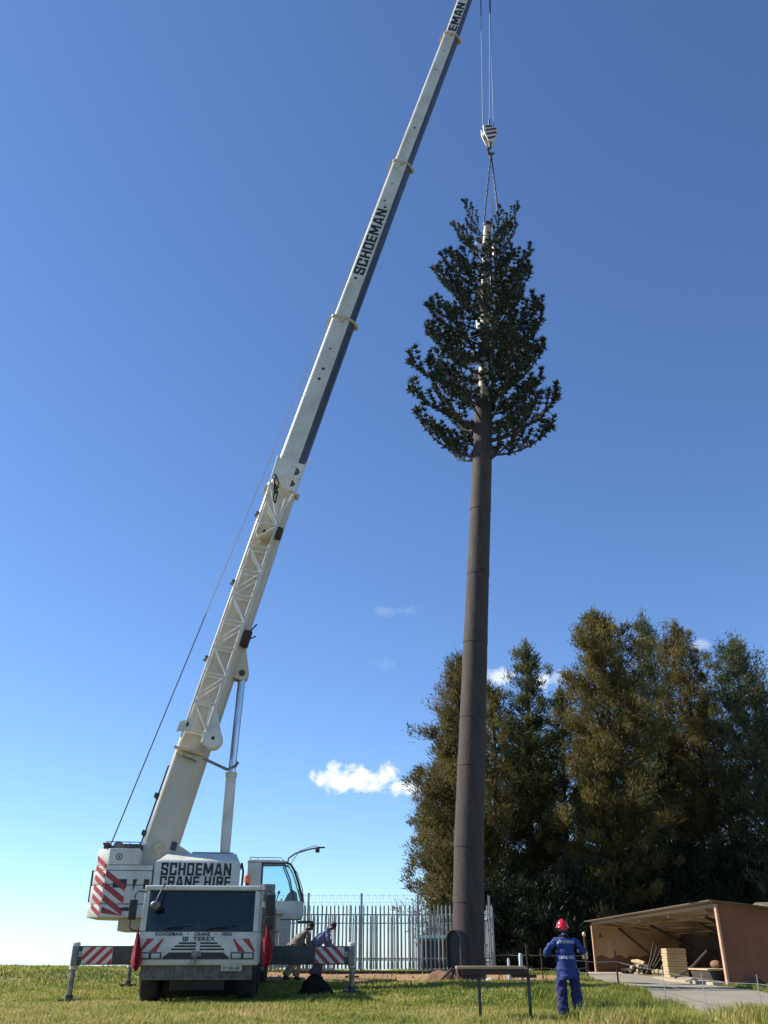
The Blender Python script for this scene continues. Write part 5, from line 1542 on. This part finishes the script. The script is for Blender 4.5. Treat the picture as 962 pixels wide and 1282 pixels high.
# white capped post by the far end of the shed
pz = gz(9.9, 47.4)
wp = thing('gate_post', (9.93, 47.6, pz), 'pole with round white cap standing past the far end of the shed', 'post')
MB().tube([(9.93, 47.6, pz), (9.93, 47.6, pz + 1.62)], .075, 10).obj('shaft', M['rust'], wp)
MB().ball((9.9, 47.55, pz + 1.70), .09, .09, .11, 12, 8).obj('cap', M['bag'], wp)
MB().box(9.72, 9.98, 47.48, 47.52, pz + .62, pz + .98).obj('white_plate', M['bag'], wp, bevel=.02)

# ------------------------------------------------------------------ wire fences
def wire_fence(name, posts, wires, label, heights, mats):
    c = sum((Vector((x, y, 0)) for x, y in posts), Vector()) / len(posts)
    t = thing(name, (c.x, c.y, gz(c.x, c.y)), label, 'fence')
    tops = []
    for (x, y), hgt, mt in zip(posts, heights, mats):
        z = gz(x, y); ln = random.uniform(-.04, .04)
        r_ = .026 if mt == 'rust' else .010
        m = MB().tube([(x, y, z - .1), (x + ln, y, z + hgt)], [r_, r_ * .9], 7 if mt == 'rust' else 5)
        m.obj('fence_post' if r_ > .02 else 'wire_dropper', M[mt], t)
        tops.append((x, y, z, ln, hgt))
    for wz in wires:
        pts = []
        for i, (x, y, z, ln, hgt) in enumerate(tops):
            pts.append(Vector((x + ln * .8, y, z + wz)))
            if i + 1 < len(tops):
                x2, y2, z2, _, _ = tops[i + 1]
                pts.append(Vector(((x + x2) / 2, (y + y2) / 2, (z + z2) / 2 + wz - .03)))
        MB().tube(pts, .007, 4).obj('wire', M['rope'], t)
    return t
wire_fence('wire_fence', [(5.35, 27.2), (6.35, 26.6), (6.95, 24.4), (7.45, 22.9), (7.75, 20.4), (7.9, 17.5)], (.38, .68), 'thin wire fence along the grass verge in front of the shed', [.55, .95, .8, .8, .85, .9], ['galv', 'rust', 'galv', 'galv', 'galv', 'galv'])
wire_fence('post_fence', [(3.5, 33.6), (4.35, 33.8), (4.9, 33.2), (5.45, 33.6), (6.4, 34.2), (7.2, 34.6)], (.35, .75), 'rough rusty post and wire fence between the mast and the road', [.9, .7, 1.1, .95, .9, .9], ['rust', 'rust', 'rust', 'rust', 'rust', 'rust'])
wz0 = gz(4.65, 33.0)
for (x_, y_, r_, hgt, lab) in ((4.5, 32.0, .065, .75, 'thick short white painted post rising behind the trestle end'), (4.12, 32.2, .04, .6, 'slimmer pale post left of the thick white one behind the trestle')):
    z = gz(x_, y_)
    o = MB().tube([(x_, y_, z - .05), (x_, y_, z + hgt), (x_, y_, z + hgt + .05)], [r_, r_, r_ * .6], 12).obj('white_post', M['cabinet'], None)
    setp(o, lab, 'post')

# ------------------------------------------------------------------ trestle in the foreground
tg = gz(2.3, 20)
tb_ = thing('plank_trestle', (2.25, 20, tg), 'weathered plank on two thin black steel legs standing in the grass', 'trestle')
m = MB().box(1.47, 2.88, 19.78, 20.12, .905, .955)
m.obj('plank', M['wood'], tb_, bevel=.008)
MB().box(1.60, 2.93, 19.80, 20.16, .80, .90).obj('crossbeam', M['darkwood'], tb_, bevel=.01)
MB().box(2.72, 3.05, 19.82, 20.14, .868, .898).obj('crossbeam', M['darkwood'], tb_, bevel=.008) if False else None
for x_ in (1.93, 2.94):
    z = gz(x_, 20)
    MB().box(x_ - .03, x_ + .03, 19.94, 20.0, z - .1, .80).obj('leg', M['char'], tb_, bevel=.005)
MB().box(2.60, 3.10, 19.88, 20.06, .745, .798).obj('leg_cap', M['darkwood'], tb_, bevel=.008)

# ------------------------------------------------------------------ people
def skin_mesh(name, verts, edges, root, mat, parent, base, sub=2, wrinkle=0.):
    """verts: list of (x, y, z, r) or (x, y, z, rx, ry)"""
    me = bpy.data.meshes.new('tmp')
    me.from_pydata([v[:3] for v in verts], edges, [])
    o = bpy.data.objects.new('tmp', me); col.objects.link(o)
    sk = o.modifiers.new('s', 'SKIN'); sk.use_smooth_shade = True; sk.branch_smoothing = 1.0
    o.modifiers.new('u', 'SUBSURF').levels = sub
    d = me.skin_vertices[0].data
    for i, v in enumerate(verts):
        d[i].radius = (v[3], v[4] if len(v) > 4 else v[3])
        d[i].use_root = (i == root)
    bpy.context.view_layer.update()
    res = bpy.data.meshes.new_from_object(o.evaluated_get(bpy.context.evaluated_depsgraph_get()))
    bpy.data.objects.remove(o); bpy.data.meshes.remove(me)
    res.name = name; res.materials.clear(); res.materials.append(mat)
    if wrinkle:
        for v, nn in zip(res.vertices, [v.normal.copy() for v in res.vertices]):
            c = v.co
            v.co = c + nn * wrinkle * (mnoise.noise((c.x * 7, c.y * 7, c.z * 11)) + .6 * mnoise.noise((c.x * 15 + 3, c.y * 15, c.z * 22)))
    res.polygons.foreach_set('use_smooth', [True] * len(res.polygons))
    ob = bpy.data.objects.new(name, res); col.objects.link(ob)
    ob.parent = parent
    ABS[ob.name] = Vector(base)
    return ob

def hand(parent, loc, direction, palm_n, mat, s=1.):
    """palm plus four curled fingers and a thumb, in the person's local space"""
    d = Vector(direction).normalized(); n = Vector(palm_n); n = (n - d * n.dot(d)).normalized(); x = d.cross(n)
    L = Vector(loc)
    m = MB()
    m.tube([L - d * .02, L + d * .02, L + d * .06, L + d * .095], [.026, .038, .042, .036], 8)
    for i, (off, ln) in enumerate(((-.03, .07), (-.01, .08), (.011, .075), (.03, .058))):
        b = L + d * .085 + x * off
        m.tube([b, b + d * ln * .45 + n * .008, b + d * ln * .7 + n * .03, b + d * ln * .7 + n * .055], [.0105, .010, .009, .007], 6)
    b = L + d * .025 - x * .036
    m.tube([b, b - x * .025 + d * .03 + n * .01, b - x * .03 + d * .055 + n * .03], [.013, .011, .008], 6)
    me, c = m.mesh('hand', mat, center=False)
    o = bpy.data.objects.new('hand', me); col.objects.link(o); o.parent = parent
    return o

def local_obj(mb, name, mats, parent, **k):
    me, c = mb.mesh(name, mats, center=False, **k)
    o = bpy.data.objects.new(name, me); col.objects.link(o); o.parent = parent
    return o

def figure(name, loc, rz, label, pose, mats, scale=1., helmet=None, hairm=None, boots=True, printed=False, pose_hem=.08):
    """pose: joint name -> (x, y, z); the figure faces +Y before rotation"""
    t = thing(name, loc, label, 'person')
    t.rotation_euler = (0, 0, rz); t.scale = (scale,) * 3
    J = {k: Vector(v) for k, v in pose.items()}
    sk, top, bot = mats
    lerp = lambda a, b, k: J[a] + (J[b] - J[a]) * k
    # continuous body
    hd = J['head']; nk = J['neck']; up = (hd - nk).normalized(); fw = J['face'].normalized()
    V_, E_ = [], []
    def av(p, r, par=None, r2=None):
        V_.append((p[0], p[1], p[2], r) if r2 is None else (p[0], p[1], p[2], r, r2)); i = len(V_) - 1
        if par is not None: E_.append((par, i))
        return i
    pel = av(J['pelvis'], .125, None, .105)
    wa = av(lerp('pelvis', 'chest', .5), .115, pel, .10)
    ch = av(J['chest'], .135, wa, .11)
    nb = av(nk - up * .03, .062, ch); nt = av(nk + up * .05, .055, nb)
    h1 = av(hd - up * .05 + fw * .015, .078, nt); h2 = av(hd + up * .05, .092, h1, .085); av(hd + up * .12 - fw * .01, .05, h2)
    av(hd - up * .02 + fw * .115, .018, h1)                       # nose
    sidev = up.cross(fw).normalized()
    for s_ in (-1, 1): av(hd + sidev * (.092 * s_) - up * .005, .018, h1)
    for s_ in ('L', 'R'):
        sh = av(J['sh' + s_], .062, ch); el = av(J['el' + s_], .045, sh); wr = av(J['wr' + s_], .03, el)
        hp2 = av(J['hip' + s_], .088, pel); kn = av(J['kn' + s_], .062, hp2); an = av(J['an' + s_], .042, kn)
        av(J['an' + s_] + J['toe' + s_] * .6 - Vector((0, 0, .04)), .038, an)
    skin_mesh('body', V_, E_, 0, sk, t, loc, 2)
    # jacket
    V_, E_ = [], []
    hem = J['pelvis'] + (J['pelvis'] - J['chest']).normalized() * pose_hem
    hd_ = (J['chest'] - J['pelvis']).normalized(); a0 = av(hem, .22, None, .175); av(hem - hd_ * .012, .22, a0, .175); av(hem - hd_ * .024, .205, len(V_) - 1, .16); a1 = av(lerp('pelvis', 'chest', .3), .215, a0, .165); a2 = av(lerp('pelvis', 'chest', .75), .21, a1, .155)
    a3 = av(lerp('chest', 'neck', .3), .185, a2, .14); a4 = av(lerp('chest', 'neck', .75), .11, a3); a5 = av(lerp('chest', 'neck', 1.0), .085, a4); av(lerp('chest', 'neck', 1.12), .08, a5)
    for s_ in ('L', 'R'):
        q = av(J['sh' + s_], .088, a3); q = av(lerp('sh' + s_, 'el' + s_, .5), .078, q); q = av(J['el' + s_], .075, q); q = av(lerp('el' + s_, 'wr' + s_, .55), .07, q); q = av(lerp('el' + s_, 'wr' + s_, .88), .062, q); av(lerp('el' + s_, 'wr' + s_, .92), .062, q)
    jk = skin_mesh('jacket', V_, E_, 3, top, t, loc, 3, .03)
    # trousers
    V_, E_ = [], []
    b0 = av(J['pelvis'] + Vector((0, 0, .04)), .15, None, .12)
    for s_ in ('L', 'R'):
        q = av(J['hip' + s_], .125, b0); q = av(lerp('hip' + s_, 'kn' + s_, .5), .122, q); q = av(J['kn' + s_], .112, q); q = av(lerp('kn' + s_, 'an' + s_, .55), .108, q); q = av(lerp('kn' + s_, 'an' + s_, .93), .112, q); av(lerp('kn' + s_, 'an' + s_, .97), .112, q)
    skin_mesh('trousers', V_, E_, 0, bot, t, loc, 3, .028)
    for s_ in ('L', 'R'):
        m = MB(); an = J['an' + s_]; to = J['toe' + s_]
        m.tube([an - to * .28 - Vector((0, 0, .035)), an - Vector((0, 0, .03)), an + to * .55 - Vector((0, 0, .048)), an + to - Vector((0, 0, .055))], [.035, .052, .05, .03], 9)
        m.box(an.x - .045, an.x + .045, min(an.y, an.y + to.y) - .06, max(an.y, an.y + to.y) + .02, an.z - .095, an.z - .075)
        local_obj(m, 'boot', M['boot'], t)
        hand(t, J['wr' + s_], J['wr' + s_] - J['el' + s_], J.get('palm', Vector((0, 0, -1))), sk)
    if helmet:
        m = MB(Matrix.Translation(hd + up * .035) @ Matrix.Rotation(0, 4, 'X'))
        vs, fs = [], []; n = 20
        for j in range(7):
            ph = (math.pi / 2) * j / 6
            for k in range(n):
                a = 2 * math.pi * k / n
                vs.append((.122 * math.cos(ph) * math.cos(a) if j < 6 else 0.0001 * math.cos(a), .138 * math.cos(ph) * math.sin(a) if j < 6 else 0.0001 * math.sin(a), .15 * math.sin(ph)))
        for j in range(6):
            for k in range(n): fs.append((j * n + k, j * n + (k + 1) % n, (j + 1) * n + (k + 1) % n, (j + 1) * n + k))
        m.add(vs, fs)
        m.tube([(.128 * math.cos(a), .15 * math.sin(a) + (.03 if math.sin(a) > .3 else 0), -.004) for a in [2 * math.pi * k / 24 for k in range(25)]], .013, 6)
        m.box(-.012, .012, -.09, .09, .142, .155)
        m.box(-.07, .07, -.13, -.112, -.05, .0)
        h_ = local_obj(m, 'helmet', helmet, t, angle=50)
    elif hairm:
        m = MB(); m.ball(hd + up * .055 - fw * .02, .086, .094, .088, 14, 9)
        local_obj(m, 'hair', hairm, t)
    if printed:
        # screen print on the back of the jacket: two lines and a crane outline
        def pr_text(s_, w_, h_, z_, mat):
            o = text_obj('back_print', s_, w_, h_, frame((0, 0, 0), Vector((1, 0, 0)), Vector((0, 0, 1)), Vector((0, -1, 0))), mat, None, .03, .003)
            o.parent = jk; o.location = (0, 0, 0)
            me = o.data
            # wrap the print onto the jacket back
            from mathutils.bvhtree import BVHTree
            bv = BVHTree.FromPolygons([v.co.copy() for v in jk.data.vertices], [tuple(p.vertices) for p in jk.data.polygons])
            for v in me.vertices:
                hit = bv.ray_cast(Vector((v.co.x + pr_x, -1.0, v.co.z + z_)), Vector((0, 1, 0)))
                y_ = hit[0].y if hit[0] else -.16
                v.co = Vector((v.co.x + pr_x, y_ - .006 + v.co.y * .5, v.co.z + z_))
            me.update()
        pr_x = 0.0
        pr_text('SCHOEMAN', .34, .062, 1.38, M['printw'])
        pr_text('CRANE HIRE', .30, .062, 1.10, M['printw'])
    return t

pa = dict(pelvis=(0, 0, .93), chest=(0, .02, 1.30), neck=(0, .03, 1.50), head=(-.01, .05, 1.615), face=(0, 1, .1),
          shL=(-.19, .02, 1.42), elL=(-.36, .0, 1.20), wrL=(-.36, .24, 1.17), shR=(.19, .02, 1.42), elR=(.37, .02, 1.19), wrR=(.34, .25, 1.22),
          hipL=(-.115, 0, .88), knL=(-.135, .03, .48), anL=(-.14, -.01, .10), toeL=(-.03, .15, 0),
          hipR=(.115, 0, .88), knR=(.145, .02, .48), anR=(.16, .0, .10), toeR=(.04, .15, 0))
figure('person', (3.86, 20.6, gz(3.86, 20.6)), R(-3), 'worker in blue overalls and red hard hat seen from behind in long grass', pa,
       (M['skin'], M['overall'], M['trouser']), 1.05, M['helmet'], None, True, True, .22)
pb_ = dict(pelvis=(0, -.12, .86), chest=(0, .14, 1.13), neck=(0, .27, 1.27), head=(0, .37, 1.36), face=(0, 1, -.5),
           shL=(-.17, .22, 1.22), elL=(-.22, .22, .95), wrL=(-.18, .38, .78), shR=(.17, .22, 1.22), elR=(.22, .24, .95), wrR=(.18, .40, .78),
           hipL=(-.1, -.12, .82), knL=(-.12, .10, .47), anL=(-.12, .02, .10), toeL=(0, .15, 0),
           hipR=(.1, -.12, .82), knR=(.12, -.12, .46), anR=(.12, -.40, .13), toeR=(0, .14, 0))
g1 = P(373, 1230, 33.2); g2 = P(400, 1226, 33.4)
figure('person', (g1.x - .05, 33.2, gz(g1.x, 33.2)), R(-62), 'man in grey brown shirt and khaki trousers bending near the truck', pb_, (M['skin'], M['shirt_g'], M['khaki']), 1.22, None, M['hair'])
pc_ = dict(pb_); pc_['head'] = (.02, .38, 1.35); pc_['knR'] = (.12, .02, .46); pc_['anR'] = (.12, -.2, .11)
figure('person', (g2.x - .05, 33.4, gz(g2.x, 33.4)), R(-75), 'man in lilac blue shirt bending beside the striped outrigger beam', pc_, (M['skin'], M['shirt_b'], M['darktrouser']), 1.22, None, M['hair'])
print('objects', len(bpy.data.objects))
